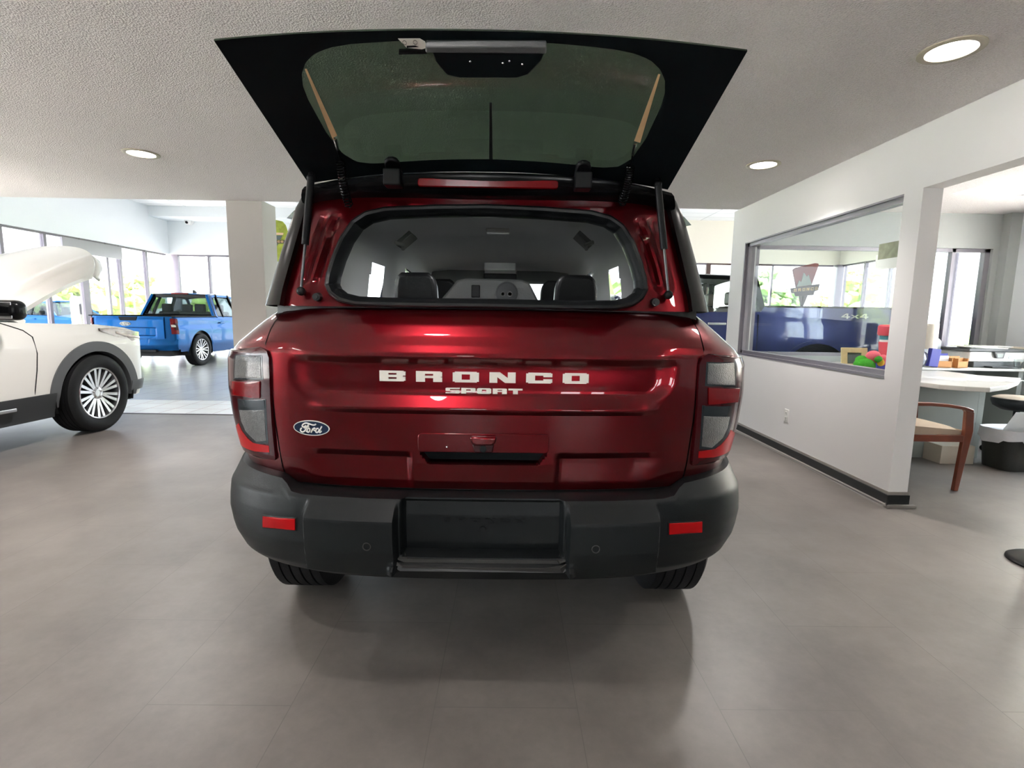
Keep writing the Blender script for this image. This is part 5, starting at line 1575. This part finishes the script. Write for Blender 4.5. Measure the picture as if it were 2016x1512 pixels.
# guest armchair
ch = thing('armchair', 'dark cherry wooden armchair with taupe seat beside the partition post', 'chair', (3.10, 3.98, 0))
FX, BX, SY = .285, -.245, .26
for s in (-1, 1):
    lg = [(FX - .012, s * SY, 0), (FX + .01, s * SY, .25), (FX + .028, s * SY, .46), (FX + .02, s * SY, .60), (FX - .015, s * SY, .635)]
    m = MB()
    for (a, wa), (b, wb2) in zip(zip(lg, (.034, .048, .062, .058, .045)), zip(lg[1:], (.048, .062, .058, .045))):
        k = len(m.v)
        for p_, w_ in ((a, wa), (b, wb2)):
            for i, j in ((-1, -1), (1, -1), (1, 1), (-1, 1)): m.v.append(Vector((p_[0] + i * w_ / 2, p_[1] + j * .016, p_[2])))
        m.f += [(k + i, k + (i + 1) % 4, k + 4 + (i + 1) % 4, k + 4 + i) for i in range(4)]
        if a[2] == 0: m.f.append((k + 3, k + 2, k + 1, k))
        if b[2] > .63: m.f.append((k + 4, k + 5, k + 6, k + 7))
    m.build('leg', MT['cherry'], ch, smooth=30, bevel=.004)
    MB().bar((BX - .03, s * SY, 0), (BX, s * SY, .44), .04, .035, (1, 0, 0)).bar((BX, s * SY, .43), (BX - .09, s * SY, .86), .042, .035, (1, 0, 0)).build('leg', MT['cherry'], ch, smooth=0, bevel=.005)
    ar = [(FX + .035, .622), (FX - .03, .642), (FX - .15, .660), (FX - .28, .668), (FX - .42, .668), (BX - .03, .660)]
    m = MB(); k = 0
    for x, z in ar:
        for dy, dz in ((-.026, 0), (.026, 0), (.026, -.024), (-.026, -.024)): m.v.append(Vector((x, s * SY + dy, z + dz)))
    n = len(ar)
    for i in range(n - 1): m.f += [(4 * i + j, 4 * i + (j + 1) % 4, 4 * i + 4 + (j + 1) % 4, 4 * i + 4 + j) for j in range(4)]
    m.f += [(3, 2, 1, 0), (4 * n - 4, 4 * n - 3, 4 * n - 2, 4 * n - 1)]
    m.build('armrest', MT['cherry'], ch, smooth=50, bevel=.005)
    MB().box(BX, FX, s * SY - .012, s * SY + .012, .375, .425).build('side_rail', MT['cherry'], ch, smooth=0, bevel=.003)
MB().box(FX - .0, FX + .025, -SY, SY, .375, .425).build('front_rail', MT['cherry'], ch, smooth=0, bevel=.003)
st_ = MB()
st_.grid(lambda u, v: (BX + (FX - BX) * u, v * (SY - .017), .425 + .052 * (1 - abs(v) ** 6 * .35) + .045 * (1 - u) * smooth01(0, .15, 1 - u) * .9 - .02 * smooth01(.92, 1, u)), lin(0, 1, 16), lin(-1, 1, 16))
for v in (-1, 1): st_.grid(lambda u, k: (BX + (FX - BX) * u, v * (SY - .017), .425 + k * (.052 * .65 + .045 * (1 - u) * .9)), lin(0, 1, 16), [0, 1])
for u in (0, 1): st_.grid(lambda v, k: (BX + (FX - BX) * u, v * (SY - .017), .425 + k * .036), lin(-1, 1, 12), [0, 1])
st_.build('seat', MT['taupe'], ch, smooth=50)
MB().mbox(Matrix.Translation((BX - .055, 0, .72)) @ Matrix.Rotation(radians(-12), 4, 'Y'), .05, 2 * SY - .03, .30).build('backrest', MT['taupe'], ch, smooth=40, bevel=.015)

# peninsula desk with a rounded front, built in one with its pedestals
tp = [(1812, 752), (1850, 757), (1900, 760.5), (1950, 763), (1985, 758), (2006, 750), (2010, 744)]
ptop = [at_z(a, b, .745) for a, b in tp]
poly = [(3.31, ptop[0].y + .05)] + [(q.x, q.y) for q in ptop] + [(4.62, 5.0), (4.62, 5.42), (3.31, 5.42)]
cx_, cy2 = 3.8, 4.9
dk = thing('desk', 'pale grey peninsula desk with a rounded front under loose papers', 'desk', (cx_, cy2, 0))
MB().prism([(a - cx_, b - cy2) for a, b in poly], lambda u, v, d: (u, v, d), .705, .745).build('desktop', MT['laminate'], dk, smooth=0, bevel=.006)
MB().box(3.62 - cx_, 4.34 - cx_, 4.66 - cy2, 4.70 - cy2, 0, .705).build('modesty_panel', MT['desk_panel'], dk, smooth=0)
MB().box(3.33 - cx_, 3.60 - cx_, 4.78 - cy2, 5.35 - cy2, 0, .705).build('pedestal', MT['beige'], dk, smooth=0, bevel=.004)
MB().box(4.34 - cx_, 4.40 - cx_, 4.66 - cy2, 5.35 - cy2, 0, .705).build('end_panel', MT['desk_panel'], dk, smooth=0, bevel=.003)
wk = thing('worktop', 'long pale worktop along the office back wall under the window', 'counter', (4.2, 5.7, 0))
MB().box(-1.45, 1.36, -.26, .31, .745, .775).build('countertop', MT['laminate'], wk, smooth=0, bevel=.005)
for x in (-1.4, .3, 1.30):
    MB().box(x, x + .05, -.22, .29, 0, .745).build('support_panel', MT['desk_panel'], wk, smooth=0)
sh = thing('window_ledge', 'pale ledge shelf inside the office along the partition window', 'shelf', (2.98, 4.55, 0))
MB().box(-.245, .30, -.27, .87, .79, .82).build('shelf_board', MT['laminate'], sh, smooth=0, bevel=.004)
for y in (-.2, .3, .8):
    MB().box(-.22, .2, y, y + .04, 0, .79).build('support_panel', MT['desk_panel'], sh, smooth=0)

def paper(px, py, z, w, d, a, label, grp=None):
    p = at_z(px, py, z) if isinstance(px, (int, float)) and px > 50 else Vector((px, py, z))
    o = MB().mbox(Matrix.Rotation(a, 4, 'Z'), w, d, .0012).build('paper_sheet', MT['paper'], None, smooth=0)
    o.location = (p.x, p.y, z + .0007); tag(o, label, 'paper', grp); return o
paper(1868, 746, .745, .22, .29, .4, 'white paper sheet lying on the desk nearest the partition post')
paper(1925, 748, .7465, .30, .22, -.2, 'white paper sheet in the middle of the rounded desk top')
paper(1975, 748, .748, .29, .22, .5, 'white paper sheet reaching the right rounded end of the desk')

wb2 = MB().box(-.15, .15, -.10, .10, 0, .165).build('storage_box', MT['beige'], None, smooth=0, bevel=.004)
wb2.location = (4.02, 4.545, 0); tag(wb2, 'small cream box standing on the floor under the desk', 'box')

# wastebasket, its liner and a sheet of paper
wbx = thing('wastebasket', 'dark wastebasket with rounded corners beside the desk', 'bin', (4.45, 4.36, 0))
def bas(r, z, grow=0): return [(a, b, z) for a, b in rrect(-.20 - grow, .20 + grow, -.14 - grow, .14 + grow, r, 8)]
m = MB(); lv = [(.0, 0), (.01, .10), (.02, .20), (.035, .335)]
k = 0; nb = len(bas(.08, 0))
for g, z in lv: m.v += [Vector(q) for q in bas(.08 + g, z, g)]
for g, z in reversed(lv): m.v += [Vector(q) for q in bas(.075 + g, z + (.006 if z == 0 else 0), g - .006)]
for r in range(2 * len(lv) - 1):
    for i in range(nb): m.f.append((r * nb + i, r * nb + (i + 1) % nb, (r + 1) * nb + (i + 1) % nb, (r + 1) * nb + i))
m.f.append(tuple(range(nb))); m.f.append(tuple((2 * len(lv) - 1) * nb + i for i in range(nb)))
MT['bin'] = pm('dark_speckled_bin', srgb(38, 38, 34), .5, var=.6, vscale=160)
m.build('basket', MT['bin'], wbx, smooth=50)
bl = MB(); rnd = random.Random(4)
lv2 = [(.030, .20), (.034, .29), (.041, .343), (.044, .352), (.046, .345), (.050, .31), (.055, .255)]
for j, (g, z) in enumerate(lv2):
    for i, q in enumerate(bas(.08 + g, z, g)):
        w = rnd.uniform(-1, 1) * (.006 if 1 < j < 5 else .010) * (j > 0)
        bl.v.append(Vector((q[0] * (1 + w * .6), q[1] * (1 + w * .6), q[2] + w * (1.6 if j == 6 else .5) + (.02 * sin(i * .7) if j == 6 else 0))) if j > 2 else Vector((q[0] * .94, q[1] * .92, q[2] + w * .5)))
for r in range(len(lv2) - 1):
    for i in range(nb): bl.f.append((r * nb + i, r * nb + (i + 1) % nb, (r + 1) * nb + (i + 1) % nb, (r + 1) * nb + i))
o = bl.build('bin_liner', MT['liner_bag'], None, smooth=70); o.location = (4.45, 4.36, 0)
tag(o, 'white plastic liner folded over the rim of the dark wastebasket', 'bin liner')
o = MB().mbox(Matrix.Rotation(radians(-62), 4, 'X'), .25, .24, .0015).build('paper_sheet', MT['paper'], None, smooth=0)
o.location = (4.53, 4.42, .385); tag(o, 'white paper sheet sticking up out of the lined wastebasket', 'paper')
# stool
sl = thing('stool', 'low round stool with black sides and tan top at the right edge', 'stool', (4.93, 4.88, 0))
MB().lathe([(.02, .42), (.12, .425), (.18, .46), (.20, .51), (.195, .535), (.17, .545)], n=40).build('seat', MT['leather'], sl, smooth=50)
MB().lathe([(.185, .540), (.15, .555), (0, .56)], n=40).build('seat_top', MT['taupe'], sl, smooth=60)
MB().cyl((0, 0, .08), (0, 0, .43), .025).build('column', MT['dark_plastic'], sl)
for i in range(5):
    a = 2 * pi * i / 5 + .3
    MB().bar((0, 0, .09), (.22 * cos(a), .22 * sin(a), .06), .04, .03, (-sin(a), cos(a), 0)).ball((.22 * cos(a), .22 * sin(a), .03), .03).build('leg', MT['dark_plastic'], sl, bevel=.004)
# stand base at the frame edge
p = at_z(1993, 1120, 0)
sd = thing('floor_stand', 'black floor stand with a flat base, cut off by the right edge of the photo', 'stand', (p.x + .235, p.y + .05, 0))
MB().lathe([(.165, 0), (.165, .008), (.15, .018), (.06, .026), (0, .026)], n=40).build('base', MT['dark_plastic'], sd)
MB().cyl((0, 0, .02), (0, 0, .95), .045, .03).build('post', MT['dark_plastic'], sd)
MB().cyl((0, 0, .95), (0, 0, .98), .04).build('cap', MT['chrome'], sd)

# things on the window ledge
LZ = .82
fp = at_y(1692, 704, 4.55)
pf = thing('picture_frame', 'ribbed tan picture frame with a grey photo on the office ledge', 'picture frame', (fp.x, 4.62, LZ), radians(-6))
tl_ = Matrix.Translation((0, 0, .10)) @ Matrix.Rotation(radians(-10), 4, 'X')
m = MB()
for a in (-1, 1):
    m.mbox(tl_ @ Matrix.Translation((a * .085, 0, 0)), .05, .02, .19).mbox(tl_ @ Matrix.Translation((0, 0, a * .072)), .14, .02, .045)
m.build('frame', MT['tan_frame'], pf, smooth=0, bevel=.003)
MB().mbox(tl_ @ Matrix.Translation((0, .002, 0)), .125, .006, .105).build('photo', MT['photo_print'], pf, smooth=0)
MB().bar((0, .03, .13), (0, .10, 0.0), .04, .006, (1, 0, 0)).build('easel_leg', MT['tan_frame'], pf, smooth=0)
pp = at_y(1709, 712, 4.32)
pa = thing('plush_parrot', 'green and pink plush parrot with a yellow beak in front of the picture frame', 'plush toy', (pp.x, 4.32, LZ))
MB().ball((-.02, 0, .042), .062, .05, .044, mat=Matrix.Rotation(radians(8), 3, 'Y')).ball((-.035, .01, .07), .035, .03, .03).build('body', MT['green_plush'], pa)
MB().ball((.028, 0, .094), .040, .038, .038).build('head', MT['pink_plush'], pa)
MB().ball((.036, -.034, .082), .024, .014, .02).build('cheek', MT['green_plush'], pa)
MB().ball((.055, -.03, .062), .020, .018, .022).build('beak', MT['yellow_plush'], pa)
MB().ball((.088, .0, .075), .028, .018, .034).build('wing', MT['pink_plush'], pa)
for c in pa.children:
    for v in c.data.vertices: v.co = v.co * 1.4 + Vector((0, 0, .005))
cp = at_y(1733, 700, 4.5)
st0 = MB().box(-.075, .075, -.05, .05, 0, .075).build('navy_box', MT['blue_card'], None, smooth=0, bevel=.003, props=None)
st0.location = (cp.x + .02, 4.5, LZ); st0.name = 'gift_box'; tag(st0, 'small navy box at the bottom of the stack behind the plush parrot', 'box')
st1 = MB().box(-.085, .085, -.045, .045, 0, .065).build('banknote_box', MT['note_print'], None, smooth=0, bevel=.002)
st1.location = (cp.x + .02, 4.5, LZ + .0755); tag(st1, 'greenish box printed like a banknote, between the navy box and the pink tumbler', 'box')
for z, nm, lab, r in ((LZ + .141, 'tumbler', 'red pink tumbler standing on the banknote box, below the other tumbler', .052), (LZ + .275, 'tumbler', 'upper pink tumbler with a teal base on top of the stack', .062)):
    t = thing(nm, lab, 'cup', (cp.x + .035, 4.5, z))
    if z < 1.0:
        MB().lathe([(r * .8, 0), (r, .11), (r, .115), (0, .115)], n=28).build('cup_body', MT['pink'], t)
        MB().lathe([(r * .9, .115), (r * .9, .1335), (0, .1335)], n=28).build('lid', MT['white_plastic'], t)
    else:
        MB().lathe([(r * .75, 0), (r * .8, .035), (0, .036)], n=28).build('base', MT['teal'], t)
        MB().lathe([(r * .95, .036), (r * 1.1, .05), (r * 1.1, .115), (r * .9, .13), (0, .132)], n=28).build('cup_body', MT['pink'], t)
o = MB().mbox(Matrix.Rotation(radians(-25), 4, 'Z'), .13, .10, .012).build('note_pad', MT['kraft'], None, smooth=0, bevel=.002)
q = at_y(1737, 722, 4.36); o.location = (q.x, 4.36, LZ + .006); tag(o, 'small tan note pad at the foot of the plush parrot', 'note pad')

# things on the long worktop
WZ_ = .775
def on_top(px, y): return at_y(px, 700, y).x
lp_ = thing('table_lamp', 'small table lamp with a cream shade just right of the partition post', 'lamp', (on_top(1829, 5.62), 5.62, WZ_))
MB().lathe([(.06, 0), (.06, .015), (.015, .03), (.012, .20), (0, .2)], n=24).build('base', MT['chrome'], lp_)
MB().lathe([(.062, .19), (.058, .46)], n=32).build('lamp_shade', MT['lampshade'], lp_, solid=.003)
mo = thing('monitor', 'grey rounded computer monitor behind the tan boxes, seen from the back', 'monitor', (on_top(1850, 5.78), 5.84, WZ_))
MB().prism(rrect(-.22, .04, .06, .30, .05), lambda u, v, d: (u, d, v), -.02, .02).build('screen', MT['grey_plastic'], mo, smooth=30, bevel=.008)
MB().box(-.10, .10, -.08, .08, 0, .012).box(-.03, .03, -.01, .02, .01, .10).build('stand', MT['grey_plastic'], mo, smooth=0, bevel=.003)
o = MB().ball((0, 0, .085), .085, .06, .085).build('foil_bag', MT['silver_foil'], None); o.location = (on_top(1814, 5.50), 5.50, WZ_ + .0); tag(o, 'crumpled silver foil bag beside the blue carton on the worktop', 'bag')
o = MB().mbox(Matrix.Translation((0, 0, .10)) @ Matrix.Rotation(radians(6), 4, 'Y'), .10, .05, .19).build('blue_carton', MT['blue_card'], None, smooth=0, bevel=.003); o.location = (on_top(1838, 5.44), 5.44, WZ_ + .006); tag(o, 'upright blue carton between the foil bag and the tan boxes', 'carton')
for px, lab, cards in ((1856, 'left tan wooden card holder beside the blue carton', 1), (1888, 'right tan wooden card holder against the printer', 0)):
    t = thing('card_holder', lab, 'card holder', (on_top(px, 5.48), 5.48, WZ_), radians(-8 if cards else 14), 'tan card holders on the worktop')
    w_ = .072
    MB().box(-w_, w_, -.05, .05, 0, .01).box(-w_, w_, -.05, -.042, 0, .07).box(-w_, w_, .042, .05, 0, .12).box(-w_, -w_ + .008, -.05, .05, 0, .10).box(w_ - .008, w_, -.05, .05, 0, .10).build('tray', MT['kraft'], t, smooth=0)
    MB().box(-w_ + .012, w_ - .012, -.005, .004, .012, .125 if cards else .105).build('cards', MT['paper'] if cards else MT['kraft'], t, smooth=0)
    if cards: MB().box(-w_ + .02, w_ - .015, .012, .018, .012, .15).build('card', MT['blue_card'], t, smooth=0)
pr = thing('printer', 'white office printer with a black lid under a pile of papers', 'printer', (on_top(1938, 5.66), 5.72, WZ_), radians(0))
MB().box(-.24, .28, -.20, .20, .0, .065).build('paper_tray', MT['interior'], pr, smooth=0, bevel=.01)
MB().box(-.30, .30, -.21, .21, .065, .17).build('body', MT['printer_white'], pr, smooth=0, bevel=.012)
MB().box(-.32, .30, -.22, .21, .172, .205).build('scanner_lid', MT['interior'], pr, smooth=0, bevel=.008)
MB().prism([(-.06, .172), (.06, .172), (.045, .105), (-.03, .105)], lambda u, v, d: (u, -.21 - d, v), 0, .03).build('control_panel', MT['interior'], pr, smooth=0, bevel=.004)
MB().prism([(-.038, .155), (.038, .155), (.03, .115), (-.022, .115)], lambda u, v, d: (u, -.24 - d, v), 0, .002).build('screen', MT['photo_print'], pr, smooth=0)
MB().lathe([(.018, 0), (.018, .002), (0, .002)], Matrix.Translation((.14, -.211, .115)) @ Matrix.Rotation(radians(90), 4, 'X')).build('round_logo', MT['grey_plastic'], pr)
MB().box(-.12, .20, -.30, -.2, .012, .02).build('output_tray', MT['interior'], pr, smooth=0)
rn = random.Random(3)
for i, lab in enumerate(('bottom paper of the loose pile on the printer lid', 'second paper from the bottom of the pile on the printer lid', 'third paper of the pile on the printer lid', 'top paper of the loose pile on the printer lid')):
    o = MB().mbox(Matrix.Rotation(rn.uniform(-.4, .4), 4, 'Z'), .34, .25, .006).build('paper_stack', MT['paper'], None, smooth=0)
    o.location = (pr.location.x - .06 + rn.uniform(-.1, .12), 5.66, WZ_ + .205 + .0035 + i * .0065); tag(o, lab, 'paper', 'papers on the printer')
t = thing('plastic_cup', 'clear plastic cup on the worktop right of the printer', 'cup', (on_top(2007, 5.44), 5.44, WZ_))
MB().lathe([(0, 0.002), (.028, .002), (.036, .10), (.037, .10), (.030, 0), (0, 0)], n=28).build('cup_body', MT['clear_cup'], t)
o = MB().mbox(Matrix.Translation((0, 0, .115)) @ Matrix.Rotation(radians(24), 4, 'Y'), .022, .20, .22).build('folder', MT['lampshade'], None, smooth=0, bevel=.003); o.location = (on_top(2003, 5.66), 5.68, WZ_ + .004); tag(o, 'cream folder leaning on the worktop at the right edge of the photo', 'folder')
# prints stuck to the inside of the partition window
q = at_x(1757, 492, XW + .075)
o = MB().box(-.0015, .0015, -.13, .13, -.055, .055).build('banknote_poster', MT['note_print'], None, smooth=0); o.location = (XW + .0715, q.y, q.z + .0); tag(o, 'greenish banknote print stuck high on the partition window by the post', 'print')
q = at_x(1752, 515, XW + .075)
t = thing('window_notice', 'white notice sheet hung below the banknote print on the partition window', 'notice', (XW + .0715, q.y, q.z))
MB().box(-.0012, .0012, -.13, .14, -.05, .06).build('sheet', MT['paper'], t, smooth=0)

# ================================================================== signs in the showroom
MT['sign_brown'] = pm('red_brown_sign', srgb(150, 84, 84), .6, var=.08)
MT['sign_dark'] = pm('dark_sign_board', srgb(74, 62, 62), .6, var=.08)
MT['sign_mount'] = pm('sage_mountain_print', srgb(150, 156, 150), .6, var=.1)
MT['sign_gold'] = pm('gold_lettering', srgb(226, 190, 130), .5)
MT['moss'] = pm('moss_green_print', srgb(150, 160, 60), .8, var=.75, vscale=9)
MT['sunset'] = pm('peach_sunset_print', srgb(226, 190, 164), .7, var=.06)
MT['slate'] = pm('slate_print', srgb(96, 108, 112), .7, var=.12)
SY_ = 9.8
def sp(px, py): 
    q = at_y(px, py, SY_); return q.x, q.z
sx0, sz0 = sp(1583, 600)
sg = thing('trail_sign', 'red brown trail sign with a mountain emblem on a post behind the navy pickup bed', 'sign', (sx0, SY_, 0))
loc2 = lambda pts: [(a - sx0, b) for a, b in (sp(*q) for q in pts)]
MB().prism(loc2([(1560, 531), (1566, 527), (1604, 518), (1611, 519), (1611, 523), (1597, 562), (1567, 567)]), lambda u, v, d: (u, d, v), -.02, .02).build('panel', MT['sign_brown'], sg, smooth=0, bevel=.008)
MB().prism(loc2([(1567, 565), (1572, 552), (1576, 556), (1581, 537), (1587, 545), (1590, 541), (1597, 561)]), lambda u, v, d: (u, d, v), -.03, -.02).build('mountain_emblem', MT['sign_mount'], sg, smooth=0)
ban = MB().prism(loc2([(1554, 568), (1611, 559), (1608, 572), (1601, 574), (1599, 581), (1564, 584), (1562, 578), (1556, 578)]), lambda u, v, d: (u, d, v), -.05, -.02).build('banner', MT['sign_dark'], sg, smooth=0, bevel=.004)
c0_ = loc2([(1583, 573)])[0]; c1_ = loc2([(1583, 580)])[0]
letters('BRONCO', .056, .058, .022, lambda u, v, d: (c0_[0] + u, -.05 - d, c0_[1] + v + .10 * u), 0, .006).build('lettering', MT['sign_gold'], ban, smooth=0, props={'label': 'gold block lettering'})
MB().prism(loc2([(1573, 583), (1589, 582), (1579, 606), (1577, 606)]), lambda u, v, d: (u, d, v), -.02, .02).build('tapered_neck', MT['sign_dark'], sg, smooth=0)
MB().cyl((loc2([(1578, 606)])[0][0], 0, 0), (loc2([(1578, 606)])[0][0], 0, 1.75), .025).build('post', MT['dark_plastic'], sg)
MB().lathe([(.2, 0), (.2, .012), (0, .02)]).build('base', MT['dark_plastic'], sg)

SY_ = 10.0
sx0, sz0 = sp(541, 480)
sg2 = thing('display_board', 'moss green display board on posts, between the grey column and the red SUV', 'sign', (sx0, SY_, 0))
gp_ = lambda pts: [(a - sx0, b) for a, b in (sp(*q) for q in pts)]
MB().prism(gp_([(514, 436), (520, 431), (534, 433), (545, 433.5), (556, 436), (562, 443), (566, 455), (568, 516), (514, 514)]), lambda u, v, d: (u, d, v), -.02, .02).build('panel', MT['moss'], sg2, smooth=0)
MB().prism(gp_([(522, 457.5), (559, 459), (558, 463), (524, 462)]), lambda u, v, d: (u, d, v), -.03, -.02).build('sunset_band', MT['sunset'], sg2, smooth=0)
MB().prism(gp_([(525, 463.5), (557, 464), (553, 472.5), (529, 472)]), lambda u, v, d: (u, d, v), -.03, -.02).build('shield', MT['slate'], sg2, smooth=0)
bb = MB().prism(gp_([(519, 473), (563, 473.5), (562, 479.5), (520, 479)]), lambda u, v, d: (u, d, v), -.035, -.02).build('name_band', MT['sign_dark'], sg2, smooth=0)
c0_ = gp_([(541, 477.5)])[0]
letters('BRONCO', .045, .036, .016, lambda u, v, d: (c0_[0] + u, -.035 - d, c0_[1] + v - .004), 0, .004).build('lettering', MT['sign_gold'], bb, smooth=0, props={'label': 'gold block lettering'})
MB().prism(gp_([(538, 480), (549, 480), (544, 488)]), lambda u, v, d: (u, d, v), -.03, -.02).build('chevron', MT['slate'], sg2, smooth=0)
for a in (-.2, .22):
    MB().cyl((a, 0, 0), (a, 0, 2.25), .02).build('post', MT['alu_grey'], sg2)
MB().box(-.35, .35, -.2, .2, 0, .02).build('base', MT['dark_plastic'], sg2, smooth=0)

# ================================================================== outdoors
o = struct('ground', MB().box(-90, 90, -40, 110, -.3, -.09), MT['asphalt'], smooth=0)
o = struct('ground', MB().box(-90, 90, 30, 110, -.09, -.06), MT['grass'], smooth=0)
MT['leaf'] = pm('yellow_green_foliage', srgb(176, 192, 112), .9, var=.35, vscale=3)
MT['leaf2'] = pm('deep_green_foliage', srgb(120, 146, 92), .9, var=.35, vscale=3)
MT['bark'] = pm('grey_bark', srgb(96, 84, 72), .9, var=.2)
def tree(px, dist, h, w, mat, label, seed):
    q = at_y(px, 600, dist); rn = random.Random(seed)
    t = thing('tree', label, 'tree', (q.x, dist, -.06), 0, 'trees outside the windows')
    m = MB()
    for i in range(46):
        a, r, zz = rn.uniform(0, 2 * pi), w * sqrt(rn.random()) * .8, rn.random()
        s_ = w * rn.uniform(.16, .32) * (1.15 - zz * .5)
        k = 1 - .75 * abs(zz - .35)
        m.ball((r * cos(a) * k, r * sin(a) * k, h * (.28 + .66 * zz)), s_, s_ * rn.uniform(.8, 1.2), s_ * rn.uniform(.6, .9), 9, 6)
    for v in m.v: v += Vector((rn.uniform(-1, 1), rn.uniform(-1, 1), rn.uniform(-1, 1))) * w * .05
    m.build('crown', mat, t, smooth=0)
    MB().tube([(0, 0, 0), (.05, 0, h * .2), (0, .05, h * .5)], [.16, .12, .05], 8).build('trunk', MT['bark'], t)
LF, LF2 = MT['leaf'], MT['leaf2']
tree(120, 27, 3.2, 2.0, LF, 'yellow green tree outside, left of the charging post', 1)
tree(228, 40, 3.6, 2.2, LF, 'yellow green tree outside, behind the windows above the blue pickup tailgate', 2)
tree(276, 52, 5.0, 2.6, LF, 'rounded yellow green tree outside, just left of the blue pickup cab', 3)
tree(395, 46, 2.4, 2.2, LF, 'low yellow green tree outside, behind the blue pickup cab', 4)
tree(1492, 34, 4.6, 2.0, LF2, 'dense green tree outside, beside the far jamb of the office window', 5)
tree(1540, 37, 3.6, 1.6, LF2, 'small green tree outside, left of the trail sign', 6)
tree(1628, 30, 2.8, 1.6, LF, 'bushy light green tree outside, right of the trail sign', 7)
tree(1690, 46, 6, 2.8, LF, 'tall pale green tree outside, above the 4x4 decal', 8)
tree(1742, 31, 2.8, 2.4, LF, 'pale green tree outside, beside the partition post', 9)
# charging post seen through the left windows
q = at_x(154, 610, -12.6)
ev = thing('charging_post', 'white charging post with a looped dark cable outside the left windows', 'charging station', (q.x, q.y, -.09))
MB().prism(rrect(-.17, .17, 0, 1.72, .12), lambda u, v, d: (u * .3, u, v) if False else (d, u, v), -.09, .09).build('cabinet', MT['white_plastic'], ev, smooth=40, bevel=.02)
for i, (r_, dy) in enumerate(((.24, .16), (.30, .2), (.20, .24))):
    MB().tube([(.12 + .02 * i, dy + r_ * .55 * cos(a), 1.15 - .15 * i + r_ * 1.6 * sin(a)) for a in lin(0, 2 * pi, 28)], .022, 6).build('charging_cable', MT['dark_plastic'], ev)
MB().box(.08, .16, -.06, .06, 1.2, 1.5).build('plug_holder', MT['dark_plastic'], ev, bevel=.02)
# parked outside
cpv = copy_tree(mv); cpv.location = (-17.6, 20.2, -.09); cpv.rotation_euler = (0, 0, radians(-100))
cpv['label'] = 'blue pickup parked outdoors beyond the left windows, above the white SUV wing'
van = thing('van', 'white van parked outdoors left of the trail sign', 'van', (13.6, 26.5, -.09), radians(90))
vsh = Shell(-2.6, 2.4, [(.3, .95), (1.2, 1.0), (1.5, .95), (2.0, .85)], .15, .9, 6, 3, lambda k, x, y: .35, lambda k, x, y: interp([(-2.6, 1.98), (1.0, 1.98), (1.5, 1.35), (2.4, 1.0)], y))
vsh.build('body_shell', MT['white_paint'], van)
MB().grid(lambda y, u: (u * interp([(-2.6, .86), (1.0, .86), (1.5, .97), (2.3, .8)], y), y, interp([(-2.6, 1.98), (1.0, 1.98), (1.5, 1.35), (2.4, 1.0)], y) + .06 * (1 - u * u)), lin(-2.58, 2.35, 20), lin(-1, 1, 12)).build('roof', MT['white_paint'], van)
for y0, y1 in ((.2, 1.0), (-.9, .1), (-2.2, -1.1)):
    for s in (-1, 1):
        MB().box(min(s * .93, s * .975), max(s * .93, s * .975), y0, y1, 1.3, 1.75).build('side_window', MT['black_gloss'], van, smooth=0)
for s in (-1, 1):
    for a in (1.45, -1.6):
        wheel(van, s * .88, a, .35, .35, .22, s, .22, 5, tread=False)
